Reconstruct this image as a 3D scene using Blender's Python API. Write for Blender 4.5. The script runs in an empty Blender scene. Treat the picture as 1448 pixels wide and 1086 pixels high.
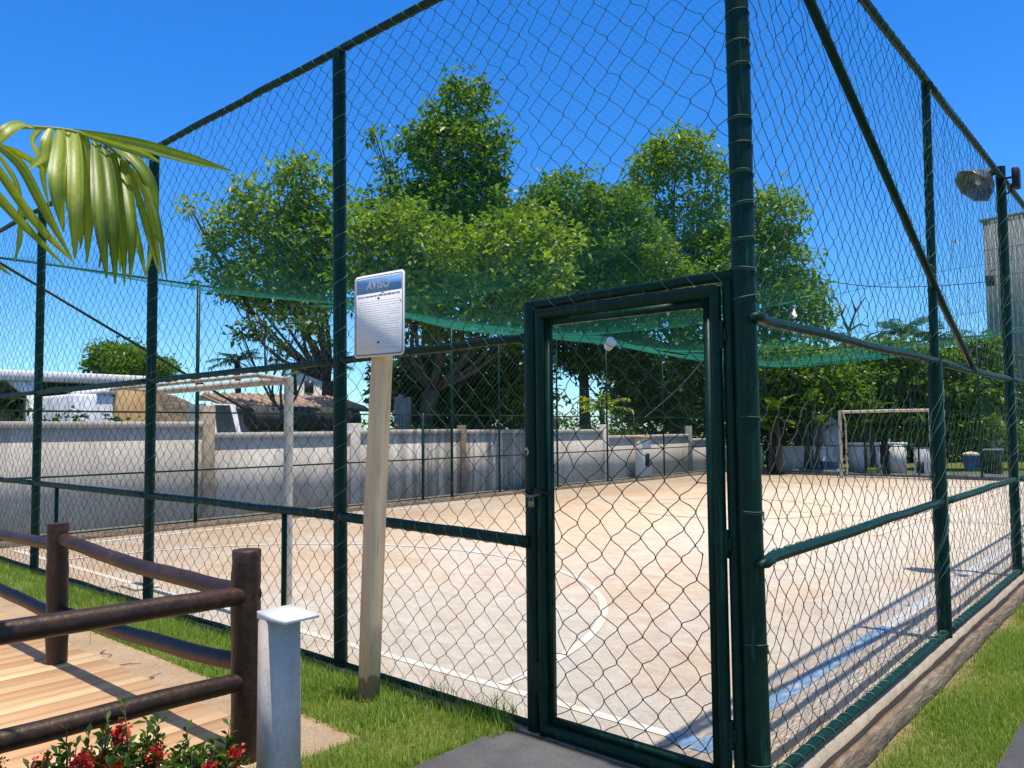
import bpy, math, random
import numpy as np
from mathutils import Vector, Matrix
random.seed(7); rng = np.random.default_rng(7)
scene = bpy.context.scene
COL = scene.collection
R = math.radians

# ------------------------------------------------------------------ camera
CAM = np.array([1.4253, -3.1850, 1.55]); YAW, PITCH, ROLL, F_PX = R(41.025), R(3.289), R(-0.508), 1105.8
_fw = np.array([-math.sin(YAW), math.cos(YAW), 0]); _rt = np.array([math.cos(YAW), math.sin(YAW), 0]); _up = np.array([0, 0, 1.])
FWD = _fw * math.cos(PITCH) + _up * math.sin(PITCH)
_u = _up * math.cos(PITCH) - _fw * math.sin(PITCH)
RGT = _rt * math.cos(ROLL) + _u * math.sin(ROLL)
UPV = _u * math.cos(ROLL) - _rt * math.sin(ROLL)
cd = bpy.data.cameras.new('camera'); cam = bpy.data.objects.new('camera', cd); COL.objects.link(cam)
cd.sensor_width = 36; cd.lens = F_PX / 1448 * 36; cd.clip_start = .05; cd.clip_end = 2000
M = Matrix.Identity(4)
for i in range(3):
    M[i][0], M[i][1], M[i][2], M[i][3] = RGT[i], UPV[i], -FWD[i], CAM[i]
cam.matrix_world = M
scene.camera = cam

# ------------------------------------------------------------------ light
SUN = Vector((.150, .02, 1)).normalized()
w = bpy.data.worlds.new("World"); scene.world = w; w.use_nodes = True
nt = w.node_tree; bg = nt.nodes['Background']
sky = nt.nodes.new('ShaderNodeTexSky'); sky.sky_type = 'NISHITA'; sky.sun_disc = False
sky.sun_elevation = math.asin(SUN.z); sky.sun_rotation = math.atan2(SUN.x, SUN.y)
sky.air_density = 1.0; sky.dust_density = 0.15; sky.ozone_density = 3.0; sky.altitude = 20
hs = nt.nodes.new('ShaderNodeHueSaturation'); hs.inputs['Saturation'].default_value = 1.35
tint = nt.nodes.new('ShaderNodeMix'); tint.data_type = 'RGBA'; tint.blend_type = 'MULTIPLY'; tint.inputs[0].default_value = 1; tint.inputs[7].default_value = (.62, .92, 1.22, 1)
nt.links.new(sky.outputs[0], hs.inputs['Color']); nt.links.new(hs.outputs[0], tint.inputs[6])
# the sun stands almost overhead: the high sky round it is whiter than the low sky
hz_ = nt.nodes.new('ShaderNodeHueSaturation'); hz_.inputs['Saturation'].default_value = .22; nt.links.new(sky.outputs[0], hz_.inputs['Color'])
wm = nt.nodes.new('ShaderNodeMix'); wm.data_type = 'RGBA'; wm.blend_type = 'MULTIPLY'; wm.inputs[0].default_value = 1; wm.inputs[7].default_value = (.85, .80, .70, 1); nt.links.new(hz_.outputs[0], wm.inputs[6])
tc = nt.nodes.new('ShaderNodeTexCoord'); sx = nt.nodes.new('ShaderNodeSeparateXYZ'); nt.links.new(tc.outputs['Generated'], sx.inputs[0])
mr = nt.nodes.new('ShaderNodeMapRange'); mr.interpolation_type = 'SMOOTHSTEP'; mr.inputs[1].default_value = .52; mr.inputs[2].default_value = .92; nt.links.new(sx.outputs[2], mr.inputs[0])
sm = nt.nodes.new('ShaderNodeMix'); sm.data_type = 'RGBA'; nt.links.new(mr.outputs[0], sm.inputs[0]); nt.links.new(tint.outputs[2], sm.inputs[6]); nt.links.new(wm.outputs[2], sm.inputs[7])
nt.links.new(sm.outputs[2], bg.inputs[0])
bg.inputs[1].default_value = 0.13
sd = bpy.data.lights.new('sun', 'SUN'); sd.energy = 3.9; sd.angle = R(.53); sd.color = (1, .93, .82)
so = bpy.data.objects.new('sun', sd); COL.objects.link(so)
so.rotation_euler = (-SUN).to_track_quat('-Z', 'Y').to_euler()
scene.view_settings.view_transform = 'Standard'; scene.view_settings.look = 'None'
scene.view_settings.gamma = 1; scene.view_settings.exposure = 0.45
scene.render.engine = 'CYCLES'
scene.cycles.transparent_max_bounces = 24; scene.cycles.max_bounces = 8

# ------------------------------------------------------------------ helpers
def ray(px, py): return FWD + RGT * (px - 724) / F_PX - UPV * (py - 543) / F_PX
def at(px, py, D): return CAM + ray(px, py) * D
def atx(px, py, X): d = ray(px, py); return CAM + d * ((X - CAM[0]) / d[0])
def aty(px, py, Y): d = ray(px, py); return CAM + d * ((Y - CAM[1]) / d[1])
def atz(px, py, Z=0): d = ray(px, py); return CAM + d * ((Z - CAM[2]) / d[2])

def smooth_poly(P, n):
    P = np.array(P, float); k = len(P); t = np.linspace(0, k - 1, n); out = []
    for a in t:
        i = min(int(a), k - 2); f = a - i; p0 = P[max(i - 1, 0)]; p1 = P[i]; p2 = P[i + 1]; p3 = P[min(i + 2, k - 1)]
        out.append(.5 * ((2 * p1) + (-p0 + p2) * f + (2 * p0 - 5 * p1 + 4 * p2 - p3) * f * f + (-p0 + 3 * p1 - 3 * p2 + p3) * f ** 3))
    return np.array(out)
OFF = {}
def link(o, parent=None):
    COL.objects.link(o)
    if parent is not None: o.parent = parent
    return o
def tag(o, label=None, cat=None, group=None, kind=None):
    if label: o['label'] = label
    if cat: o['category'] = cat
    if group: o['group'] = group
    if kind: o['kind'] = kind
    return o
def thing(name, loc, label, cat, group=None):
    o = bpy.data.objects.new(name, None); COL.objects.link(o); o.empty_display_size = .2
    o.location = tuple(float(v) for v in loc); OFF[o.name] = np.array(loc, float)
    return tag(o, label, cat, group)
def np_mesh(name, V, Fs, mat, parent=None, smooth=False, rnd=None, base=None):
    """V (n,3) world coordinates; Fs list of (m,k) integer arrays."""
    V = np.asarray(V, float)
    off = OFF[parent.name] if parent is not None else (np.array(base, float) if base is not None else np.zeros(3))
    me = bpy.data.meshes.new(name)
    me.vertices.add(len(V)); me.vertices.foreach_set('co', (V - off).astype(np.float32).ravel())
    Fs = [np.asarray(f, np.int32) for f in Fs if len(f)]
    nl = sum(f.size for f in Fs); npoly = sum(len(f) for f in Fs)
    me.loops.add(nl); me.polygons.add(npoly)
    me.loops.foreach_set('vertex_index', np.concatenate([f.ravel() for f in Fs]))
    tot = np.concatenate([np.full(len(f), f.shape[1], np.int32) for f in Fs])
    me.polygons.foreach_set('loop_start', np.concatenate([[0], np.cumsum(tot)[:-1]]).astype(np.int32))
    if smooth: me.polygons.foreach_set('use_smooth', np.ones(npoly, bool))
    if rnd is not None:
        a = me.attributes.new('rnd', 'FLOAT', 'FACE'); a.data.foreach_set('value', np.asarray(rnd, np.float32))
    me.update(calc_edges=True); me.validate()
    me.materials.append(mat)
    o = bpy.data.objects.new(name, me); link(o, parent)
    if parent is None and base is not None: o.location = tuple(float(v) for v in base)
    OFF[o.name] = off
    return o

class MB:
    def __init__(s): s.V = []; s.F = {}; s.n = 0
    def add(s, V, faces):
        V = np.asarray(V, float).reshape(-1, 3)
        for f in faces: s.F.setdefault(len(f), []).append([i + s.n for i in f])
        s.V.append(V); s.n += len(V); return s
    def addnp(s, V, F):
        s.F.setdefault(F.shape[1], []).extend((F + s.n).tolist()); s.V.append(V); s.n += len(V)
    def box(s, c, size, rot=None, taper=1.0, bev=0.0):
        hx, hy, hz = [v / 2 for v in size]
        if bev > 0:
            b = min(bev, hx * .45, hy * .45, hz * .45)
            P = []; 
            for z, ins in ((-hz, b), (-hz + b, 0), (hz - b, 0), (hz, b)):
                x, y = hx - ins, hy - ins; bb = b if ins == 0 else b * .4
                P += [(-x + bb, -y, z), (x - bb, -y, z), (x, -y + bb, z), (x, y - bb, z), (x - bb, y, z), (-x + bb, y, z), (-x, y - bb, z), (-x, -y + bb, z)]
            Fc = [tuple(range(7, -1, -1)), tuple(range(24, 32))]
            for k in range(3):
                for i in range(8): Fc.append((k * 8 + i, k * 8 + (i + 1) % 8, k * 8 + 8 + (i + 1) % 8, k * 8 + 8 + i))
        else:
            P = [(-hx, -hy, -hz), (hx, -hy, -hz), (hx, hy, -hz), (-hx, hy, -hz), (-hx * taper, -hy * taper, hz), (hx * taper, -hy * taper, hz), (hx * taper, hy * taper, hz), (-hx * taper, hy * taper, hz)]
            Fc = [(3, 2, 1, 0), (4, 5, 6, 7), (0, 1, 5, 4), (1, 2, 6, 5), (2, 3, 7, 6), (3, 0, 4, 7)]
        P = np.array(P)
        if rot is not None: P = P @ np.array(rot).T
        return s.add(P + np.array(c, float), Fc)
    def span(s, a, b, bev=0.0):
        a = np.array(a, float); b = np.array(b, float)
        return s.box((a + b) / 2, np.abs(b - a), bev=bev)
    def tube(s, pts, rad, n=10, cap=True, up=(.13, .21, .97)):
        pts = np.asarray(pts, float); m = len(pts)
        rad = np.broadcast_to(np.asarray(rad, float), (m,))
        T = np.gradient(pts, axis=0); T /= np.linalg.norm(T, axis=1)[:, None] + 1e-12
        u = np.array(up, float)
        if abs(T[0] @ u) > .93: u = np.array((1., .1, .05))
        A = u - T[0] * (u @ T[0]); A /= np.linalg.norm(A)
        ang = np.arange(n) / n * 2 * math.pi
        V = []
        for i in range(m):
            A = A - T[i] * (A @ T[i]); A /= np.linalg.norm(A) + 1e-12; B = np.cross(T[i], A)
            V.append(pts[i] + rad[i] * (np.cos(ang)[:, None] * A + np.sin(ang)[:, None] * B))
        V = np.concatenate(V)
        k = np.arange(n); k2 = (k + 1) % n
        Fq = [np.stack([i * n + k, i * n + k2, (i + 1) * n + k2, (i + 1) * n + k], 1) for i in range(m - 1)]
        n0 = s.n
        s.addnp(V, np.concatenate(Fq))
        if cap:
            s.F.setdefault(n, []).append([n0 + i for i in range(n - 1, -1, -1)])
            s.F.setdefault(n, []).append([n0 + (m - 1) * n + i for i in range(n)])
        return s
    def lathe(s, c, prof, n=16):
        c = np.array(c, float)
        return s.tube([c + (0, 0, z) for r, z in prof], [max(r, 1e-4) for r, z in prof], n)
    def build(s, name, mat, parent=None, smooth=False, base=None, angle=None):
        o = np_mesh(name, np.concatenate(s.V), [np.array(f) for f in s.F.values()], mat, parent, smooth or angle is not None, base=base)
        if angle is not None:
            me = o.data; me.update()
            lim = math.cos(R(angle)); 
            # mark sharp edges
            nrm = np.zeros(len(me.polygons) * 3, np.float32); me.polygons.foreach_get('normal', nrm); nrm = nrm.reshape(-1, 3)
            ei = np.zeros(len(me.loops), np.int32); me.loops.foreach_get('edge_index', ei)
            lt = np.zeros(len(me.polygons), np.int32); me.polygons.foreach_get('loop_total', lt)
            pf = np.repeat(np.arange(len(lt)), lt)
            sh = np.zeros(len(me.edges), bool); first = np.full(len(me.edges), -1)
            for e, p in zip(ei, pf):
                if first[e] < 0: first[e] = p
                elif nrm[first[e]] @ nrm[p] < lim: sh[e] = True
            at_ = me.attributes.new('sharp_edge', 'BOOLEAN', 'EDGE'); at_.data.foreach_set('value', sh)
        return o

# ------------------------------------------------------------------ materials
def new_mat(name):
    m = bpy.data.materials.new(name); m.use_nodes = True
    t = m.node_tree; return m, t, t.nodes['Principled BSDF'], t.nodes['Material Output']
def N(t, typ, **kw):
    n = t.nodes.new(typ)
    for k, v in kw.items():
        if k.startswith('_'): setattr(n, k[1:], v)
        else: n.inputs[k.replace('_', ' ')].default_value = v
    return n
def ramp(t, fac, stops):
    r = t.nodes.new('ShaderNodeValToRGB'); e = r.color_ramp.elements
    while len(e) < len(stops): e.new(.5)
    for el, (p, c) in zip(e, stops):
        el.position = p; el.color = (*c, 1) if len(c) == 3 else c
    t.links.new(fac, r.inputs[0]); return r.outputs[0]
def mixc(t, fac, a, b, mode='MIX'):
    m = t.nodes.new('ShaderNodeMix'); m.data_type = 'RGBA'; m.blend_type = mode
    for s, v in ((0, fac), (6, a), (7, b)):
        if hasattr(v, 'is_linked') or hasattr(v, 'links'): t.links.new(v, m.inputs[s])
        elif s == 0: m.inputs[0].default_value = v
        else: m.inputs[s].default_value = (*v, 1)
    return m.outputs[2]
def coords(t, scale=(1, 1, 1), world=True, rot=(0, 0, 0)):
    g = t.nodes.new('ShaderNodeNewGeometry') if world else t.nodes.new('ShaderNodeTexCoord')
    mp = t.nodes.new('ShaderNodeMapping'); mp.inputs['Scale'].default_value = scale; mp.inputs['Rotation'].default_value = rot
    t.links.new(g.outputs['Position'] if world else g.outputs['Object'], mp.inputs[0]); return mp.outputs[0]
def noise(t, vec, scale, detail=6, rough=.6, dist=0):
    n = N(t, 'ShaderNodeTexNoise', Scale=scale, Detail=detail, Roughness=rough, Distortion=dist)
    t.links.new(vec, n.inputs['Vector']); return n.outputs['Fac']
def bump(t, b, h, strength, dist=.01):
    n = N(t, 'ShaderNodeBump', Strength=strength, Distance=dist); t.links.new(h, n.inputs['Height']); t.links.new(n.outputs[0], b.inputs['Normal'])
def rough_mat(name, stops, scale=3, stretch=(1, 1, 1), rough=.8, bmp=.3, bdist=.01, detail=8, spec=.3, metal=0, fine=None, dist=0):
    m, t, b, o = new_mat(name)
    v = coords(t, stretch); f = noise(t, v, scale, detail, .65, dist)
    c = ramp(t, f, stops)
    if fine:
        f2 = noise(t, v, fine[0], 4, .6); c = mixc(t, fine[1], c, ramp(t, f2, [(.3, (0, 0, 0)), (.7, (1, 1, 1))]), 'OVERLAY')
        bump(t, b, f2, bmp, bdist)
    else: bump(t, b, f, bmp, bdist)
    t.links.new(c, b.inputs['Base Color']); b.inputs['Roughness'].default_value = rough
    b.inputs['Specular IOR Level'].default_value = spec; b.inputs['Metallic'].default_value = metal
    return m
def leaf_mat(name, stops, trans=.35, rough=.42, tcol=None):
    m, t, b, o = new_mat(name)
    a = t.nodes.new('ShaderNodeAttribute'); a.attribute_name = 'rnd'
    c = ramp(t, a.outputs['Fac'], stops)
    t.links.new(c, b.inputs['Base Color']); b.inputs['Roughness'].default_value = rough; b.inputs['Specular IOR Level'].default_value = .5
    tr = t.nodes.new('ShaderNodeBsdfTranslucent')
    c2 = mixc(t, 1.0, c, tcol or (1.5, 1.5, .6), 'MULTIPLY'); t.links.new(c2, tr.inputs[0])
    ms = t.nodes.new('ShaderNodeMixShader'); ms.inputs[0].default_value = trans
    t.links.new(b.outputs[0], ms.inputs[1]); t.links.new(tr.outputs[0], ms.inputs[2]); t.links.new(ms.outputs[0], o.inputs[0])
    return m

def green_paint():
    m, t, b, o = new_mat('green_enamel')
    v = coords(t); f = noise(t, v, 7, 8, .7)
    v2 = coords(t, (30, 30, 2)); f2 = noise(t, v2, 1.2, 5, .7)
    c = ramp(t, f, [(.3, (.001, .017, .010)), (.6, (.002, .031, .018)), (.78, (.006, .06, .038))])
    c = mixc(t, ramp(t, f2, [(.57, (0, 0, 0)), (.72, (.6, .6, .6))]), c, (.04, .15, .11))
    f3 = noise(t, v, 38, 4, .7)
    c = mixc(t, ramp(t, f3, [(.66, (0, 0, 0)), (.73, (.85, .85, .85))]), c, (.085, .055, .03))
    t.links.new(c, b.inputs['Base Color'])
    t.links.new(ramp(t, f, [(.3, (.34, .34, .34)), (.75, (.58, .58, .58))]), b.inputs['Roughness'])
    b.inputs['Specular IOR Level'].default_value = .2; bump(t, b, f3, .3, .003); return m
GREEN = green_paint()
CORD = rough_mat('net_cord', [(.3, (.020, .055, .040)), (.7, (.06, .12, .09))], 9, rough=.75, bmp=0)
TIE = rough_mat('tie_cord', [(.3, (.06, .16, .12)), (.7, (.14, .26, .20))], 30, rough=.7, bmp=0)
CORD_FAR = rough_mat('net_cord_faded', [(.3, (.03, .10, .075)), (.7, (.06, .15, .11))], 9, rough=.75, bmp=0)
CEIL = rough_mat('ceiling_cord', [(.3, (.006, .20, .14)), (.7, (.012, .28, .19))], 2, rough=.7, bmp=0)
LOG = rough_mat('stained_log', [(.25, (.014, .0065, .004)), (.5, (.034, .0155, .0085)), (.8, (.075, .034, .017))], 2.2, (1, 1, 1), .45, .5, .006, fine=(30, .5), spec=.35)
def timber_mat():
    m, t, b, o = new_mat('weathered_timber')
    v = coords(t, (14, 14, .8)); f = noise(t, v, 1.6, 8, .65, .6)
    c = ramp(t, f, [(.25, (.34, .21, .11)), (.42, (.72, .48, .26)), (.62, (.84, .61, .37)), (.85, (.86, .70, .48))])
    v2 = coords(t, (40, 40, 1.2)); f2 = noise(t, v2, 1, 3, .5)
    c = mixc(t, ramp(t, f2, [(.66, (0, 0, 0)), (.72, (.75, .75, .75))]), c, (.08, .055, .038))
    g = t.nodes.new('ShaderNodeNewGeometry'); sp = t.nodes.new('ShaderNodeSeparateXYZ'); t.links.new(g.outputs['Position'], sp.inputs[0])
    ma = t.nodes.new('ShaderNodeMath'); ma.operation = 'MULTIPLY_ADD'; ma.inputs[1].default_value = 1.0; t.links.new(sp.outputs[2], ma.inputs[0])
    n3 = noise(t, coords(t, (9, 9, 4)), 1.5, 4); ms = t.nodes.new('ShaderNodeMath'); ms.operation = 'MULTIPLY'; ms.inputs[1].default_value = -.25; t.links.new(n3, ms.inputs[0]); t.links.new(ms.outputs[0], ma.inputs[2])
    c = mixc(t, ramp(t, ma.outputs[0], [(0.0, (.7, .7, .7)), (.02, (0, 0, 0))]), c, (.13, .085, .055))
    t.links.new(c, b.inputs['Base Color']); b.inputs['Roughness'].default_value = .8; bump(t, b, f, .4, .006); return m
TIMBER = timber_mat()
WHITE = rough_mat('white_paint', [(.3, (.70, .70, .69)), (.6, (.80, .80, .79)), (.8, (.84, .84, .83))], 5, rough=.45, bmp=.05)
WHITE_OLD = rough_mat('chalky_white', [(.25, (.26, .21, .16)), (.42, (.50, .44, .36)), (.8, (.62, .56, .48))], 6, rough=.7, bmp=.15)
BLACK = rough_mat('black_metal', [(.3, (.006, .006, .007)), (.8, (.02, .02, .022))], 8, rough=.5, bmp=.05)
STEEL = rough_mat('grey_steel', [(.3, (.22, .22, .22)), (.8, (.42, .42, .41))], 8, rough=.45, bmp=.05, metal=.6)
BARK = rough_mat('bark', [(.3, (.030, .022, .016)), (.6, (.085, .066, .05)), (.85, (.16, .13, .10))], 4, (1, 1, .35), .9, .8, .04, dist=.5)
LEAF_B = leaf_mat('almond_leaf', [(0, (.045, .11, .006)), (.5, (.155, .265, .012)), (.85, (.29, .38, .022)), (1, (.40, .41, .05))], .45)
LEAF_M = leaf_mat('mango_leaf', [(0, (.028, .085, .006)), (.5, (.105, .21, .011)), (.88, (.22, .32, .020)), (1, (.32, .36, .04))], .42)
LEAF_D = leaf_mat('dark_leaf', [(0, (.014, .045, .006)), (.6, (.045, .105, .010)), (.88, (.11, .19, .016)), (1, (.20, .25, .03))], .32)
PALM = leaf_mat('palm_leaflet', [(0, (.09, .15, .010)), (.5, (.22, .32, .025)), (1, (.42, .48, .09))], .40, .40, (1.4, 1.25, .45)); PALM.node_tree.nodes['Principled BSDF'].inputs['Specular IOR Level'].default_value = .5; bump(PALM.node_tree, PALM.node_tree.nodes['Principled BSDF'], noise(PALM.node_tree, coords(PALM.node_tree, (260, 260, 9)), 1, 3), .35, .002)
PALM2 = leaf_mat('far_palm_leaflet', [(0, (.02, .06, .02)), (1, (.06, .14, .05))], .25, .35)
GRASS = leaf_mat('grass_blade', [(0, (.08, .15, .014)), (.5, (.185, .295, .032)), (.84, (.29, .39, .065)), (1, (.52, .46, .22))], .35, .45)
IXLEAF = leaf_mat('ixora_leaf', [(0, (.018, .055, .006)), (.6, (.06, .13, .012)), (1, (.19, .28, .04))], .3, .28)
PETAL = leaf_mat('red_petal', [(0, (.38, .012, .010)), (.6, (.60, .025, .018)), (1, (.72, .10, .06))], .25, .5, (1.1, .8, .8))

def ground_mat():
    m, t, b, o = new_mat('lawn_soil')
    v = coords(t); f = noise(t, v, 1.3, 8, .65); f2 = noise(t, v, 55, 3, .6)
    c = ramp(t, f, [(.32, (.19, .15, .08)), (.46, (.14, .155, .04)), (.62, (.10, .15, .026)), (.8, (.15, .18, .04))])
    g = t.nodes.new('ShaderNodeNewGeometry'); sp = t.nodes.new('ShaderNodeSeparateXYZ'); t.links.new(g.outputs['Position'], sp.inputs[0])
    dry = ramp(t, N_map(t, sp.outputs[0], -.2, .8), [(.18, (0, 0, 0)), (.26, (1, 1, 1)), (.34, (.8, .8, .8)), (.46, (0, 0, 0))]); c = mixc(t, dry, c, (.30, .22, .13))
    c = mixc(t, .55, c, ramp(t, f2, [(.3, (.1, .1, .1)), (.7, (.85, .85, .85))]), 'OVERLAY')
    t.links.new(c, b.inputs['Base Color']); b.inputs['Roughness'].default_value = .95; b.inputs['Specular IOR Level'].default_value = .1
    bump(t, b, f2, .6, .03); return m
def court_color(t):
    v = coords(t); f = noise(t, v, .42, 9, .68, .4)
    c = ramp(t, f, [(.30, (.60, .415, .26)), (.46, (.645, .48, .33)), (.58, (.65, .545, .435)), (.72, (.62, .56, .495))])
    g = t.nodes.new('ShaderNodeNewGeometry'); sp = t.nodes.new('ShaderNodeSeparateXYZ'); t.links.new(g.outputs['Position'], sp.inputs[0])
    fb = noise(t, v, .5, 6, .7, .6); k = mixc(t, 1.0, ramp(t, N_map(t, sp.outputs[0], -8.5, -.5), [(.1, (.1, .1, .1)), (.75, (1, 1, 1))]), ramp(t, fb, [(.36, (.1, .1, .1)), (.6, (.85, .85, .85))]), 'MULTIPLY')
    c = mixc(t, k, c, (.605, .55, .475))
    v2 = coords(t, (1, 1.45, 1), rot=(0, 0, R(38))); f2 = noise(t, v2, 3.2, 8, .7, .8)
    c = mixc(t, .36, c, ramp(t, f2, [(.3, (.22, .20, .18)), (.5, (.5, .5, .5)), (.72, (.82, .82, .82))]), 'OVERLAY')
    f4 = noise(t, v, 1.7, 6, .75, 1.2)
    c = mixc(t, ramp(t, f4, [(.64, (0, 0, 0)), (.80, (.45, .45, .45))]), c, (.62, .60, .57))
    f3 = noise(t, v, 90, 2, .5)
    c = mixc(t, .16, c, ramp(t, f3, [(.35, (.1, .1, .1)), (.65, (.9, .9, .9))]), 'OVERLAY')
    return c, f2, f3
def court_mat():
    m, t, b, o = new_mat('sandy_court'); c, f2, f3 = court_color(t)
    t.links.new(c, b.inputs['Base Color']); b.inputs['Roughness'].default_value = .9; b.inputs['Specular IOR Level'].default_value = .15
    ad = t.nodes.new('ShaderNodeMath'); ad.operation = 'MULTIPLY_ADD'; ad.inputs[1].default_value = .15; t.links.new(f3, ad.inputs[0]); t.links.new(f2, ad.inputs[2])
    bump(t, b, ad.outputs[0], .30, .03); return m
def line_mat(name, col, lo, hi):
    m, t, b, o = new_mat(name); c, f2, f3 = court_color(t)
    v = coords(t); f = noise(t, v, 5.5, 8, .75); k = ramp(t, f, [(lo, (0, 0, 0)), (hi, (.92, .92, .92))])
    c = mixc(t, k, c, col); t.links.new(c, b.inputs['Base Color']); b.inputs['Roughness'].default_value = .8; return m
def wall_mat():
    m, t, b, o = new_mat('rendered_wall')
    v = coords(t); f = noise(t, v, .9, 8, .65)
    c = ramp(t, f, [(.3, (.46, .415, .365)), (.6, (.59, .54, .48)), (.8, (.66, .61, .55))])
    f2 = noise(t, coords(t, (5, 5, .22)), 1.0, 6, .6)
    g = t.nodes.new('ShaderNodeNewGeometry'); sp = t.nodes.new('ShaderNodeSeparateXYZ'); t.links.new(g.outputs['Position'], sp.inputs[0])
    band = ramp(t, N_map(t, sp.outputs[1], 7.5, 16.5), [(0, (.12, .12, .12)), (.14, (.85, .85, .85)), (.62, (.75, .75, .75)), (.8, (.15, .15, .15))])
    k = mixc(t, 1.0, band, ramp(t, f2, [(.42, (0, 0, 0)), (.54, (1, 1, 1))]), 'MULTIPLY')
    c = mixc(t, k, c, (.17, .155, .14))
    f5 = noise(t, coords(t, (2.2, 2.2, .5)), 1.0, 7, .7); c = mixc(t, ramp(t, f5, [(.55, (0, 0, 0)), (.72, (.55, .55, .55))]), c, (.27, .25, .225))
    f3 = noise(t, coords(t, (1, 1, 1)), 16, 5, .6); c = mixc(t, .2, c, ramp(t, f3, [(.3, (.2, .2, .2)), (.7, (.8, .8, .8))]), 'OVERLAY')
    t.links.new(c, b.inputs['Base Color']); b.inputs['Roughness'].default_value = .92; bump(t, b, f3, .25, .01); return m
def N_map(t, s, a, b_):
    n = t.nodes.new('ShaderNodeMapRange'); n.inputs[1].default_value = a; n.inputs[2].default_value = b_; t.links.new(s, n.inputs[0]); return n.outputs[0]
def deck_mat():
    m, t, b, o = new_mat('deck_board')
    at_ = t.nodes.new('ShaderNodeAttribute'); at_.attribute_name = 'rnd'
    v = coords(t, (22, 1.1, 5)); f = noise(t, v, 1.0, 8, .6, .8)
    c = ramp(t, at_.outputs['Fac'], [(0, (.50, .27, .13)), (.3, (.64, .40, .21)), (.65, (.72, .50, .28)), (1, (.58, .34, .18))])
    c = mixc(t, .42, c, ramp(t, f, [(.3, (.22, .2, .18)), (.5, (.5, .5, .5)), (.75, (.72, .72, .72))]), 'OVERLAY')
    t.links.new(c, b.inputs['Base Color']); b.inputs['Roughness'].default_value = .6; bump(t, b, f, .2, .004); return m

COURT = court_mat(); GROUND = ground_mat(); WALL = wall_mat(); DECK = deck_mat()
SLAB = rough_mat('sandy_concrete', [(.3, (.42, .29, .18)), (.6, (.53, .385, .255)), (.8, (.57, .44, .32))], 2.2, rough=.9, bmp=.3, bdist=.01, fine=(60, .2))
PATH = rough_mat('grey_path', [(.28, (.09, .09, .094)), (.5, (.14, .14, .145)), (.74, (.185, .18, .18))], 2.4, rough=.85, bmp=.2, bdist=.005, fine=(120, .25))
VERGE = rough_mat('grey_earth', [(.3, (.16, .155, .14)), (.7, (.26, .25, .23))], 2, rough=.95, bmp=.3, fine=(50, .3))
KERB = rough_mat('kerb_concrete', [(.3, (.30, .23, .155)), (.6, (.44, .36, .26)), (.8, (.52, .45, .36))], 7, rough=.92, bmp=.6, bdist=.02)
SLEEPER = rough_mat('old_plank', [(.3, (.09, .065, .045)), (.55, (.24, .18, .125)), (.8, (.40, .32, .24))], 4, (3, 1.2, 6), .9, .9, .03, dist=1.0)
ROOF = rough_mat('clay_roof', [(.3, (.30, .19, .13)), (.6, (.43, .30, .21)), (.8, (.52, .40, .31))], 6, rough=.85, bmp=.3)
PLASTER = rough_mat('plaster', [(.3, (.60, .57, .53)), (.7, (.74, .72, .69))], 3, rough=.9, bmp=.1)
GREYMET = rough_mat('grey_cladding', [(.3, (.27, .28, .30)), (.7, (.36, .37, .385))], 1.5, (4, 4, .4), .6, .05)
TARP_W = rough_mat('white_tarp', [(.3, (.60, .61, .64)), (.7, (.80, .80, .82))], 3, rough=.6, bmp=.3)
TARP_O = rough_mat('ochre_tarp', [(.3, (.45, .26, .10)), (.7, (.62, .42, .20))], 3, rough=.7, bmp=.3)
DARKGLASS = rough_mat('dark_glass', [(.3, (.015, .02, .02)), (.7, (.05, .06, .06))], 2, rough=.2, bmp=0)
BLUE = rough_mat('blue_plastic', [(.3, (.015, .06, .17)), (.7, (.03, .11, .26))], 4, rough=.4, bmp=0)
PLANTER = rough_mat('planter_concrete', [(.3, (.13, .15, .17)), (.7, (.23, .25, .27))], 4, rough=.9, bmp=.2)
FENCE_GREY = rough_mat('grey_boards', [(.3, (.16, .155, .15)), (.7, (.34, .33, .32))], 3, (7, 7, .4), .9, .3)

# ------------------------------------------------------------------ ground
W_, L_ = 10.8, 22.0          # the court: x in [-W_, 0], y in [0, L_]
def ss(x): x = np.clip(x, 0, 1); return x * x * (3 - 2 * x)
def hz(x, y):
    z = -.13 * ss((x + .02) / .04) * ss((y + 1.0) / 1.1)
    return z + np.where((x < -.12) & (x > -W_ + .12) & (y > .12) & (y < L_ - .12), -.05, 0)
gx = np.unique(np.concatenate([[-400, -150, -60, -35, -25], np.arange(-20, -1.0, .5), np.arange(-1, 1.6, .05), np.arange(1.6, 8, .8), [12, 20, 40, 120, 400], [-W_ + .1, -W_ + .14, -.14, -.1]]))
gy = np.unique(np.concatenate([[-400, -100, -30, -12], np.arange(-8, -1.2, .5), np.arange(-1.2, .4, .05), np.arange(.4, 25, .6), [30, 40, 60, 100, 200, 400], [.1, .14, L_ - .14, L_ - .1]]))
X, Y = np.meshgrid(gx, gy); V = np.stack([X, Y, hz(X, Y)], -1).reshape(-1, 3)
nx, ny = len(gx), len(gy); ii = (np.arange(ny - 1)[:, None] * nx + np.arange(nx - 1)).ravel()
tag(np_mesh('ground', V, [np.stack([ii, ii + 1, ii + nx + 1, ii + nx], 1)], GROUND), 'grassy soil around the fenced court', 'ground', kind='structure')

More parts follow.
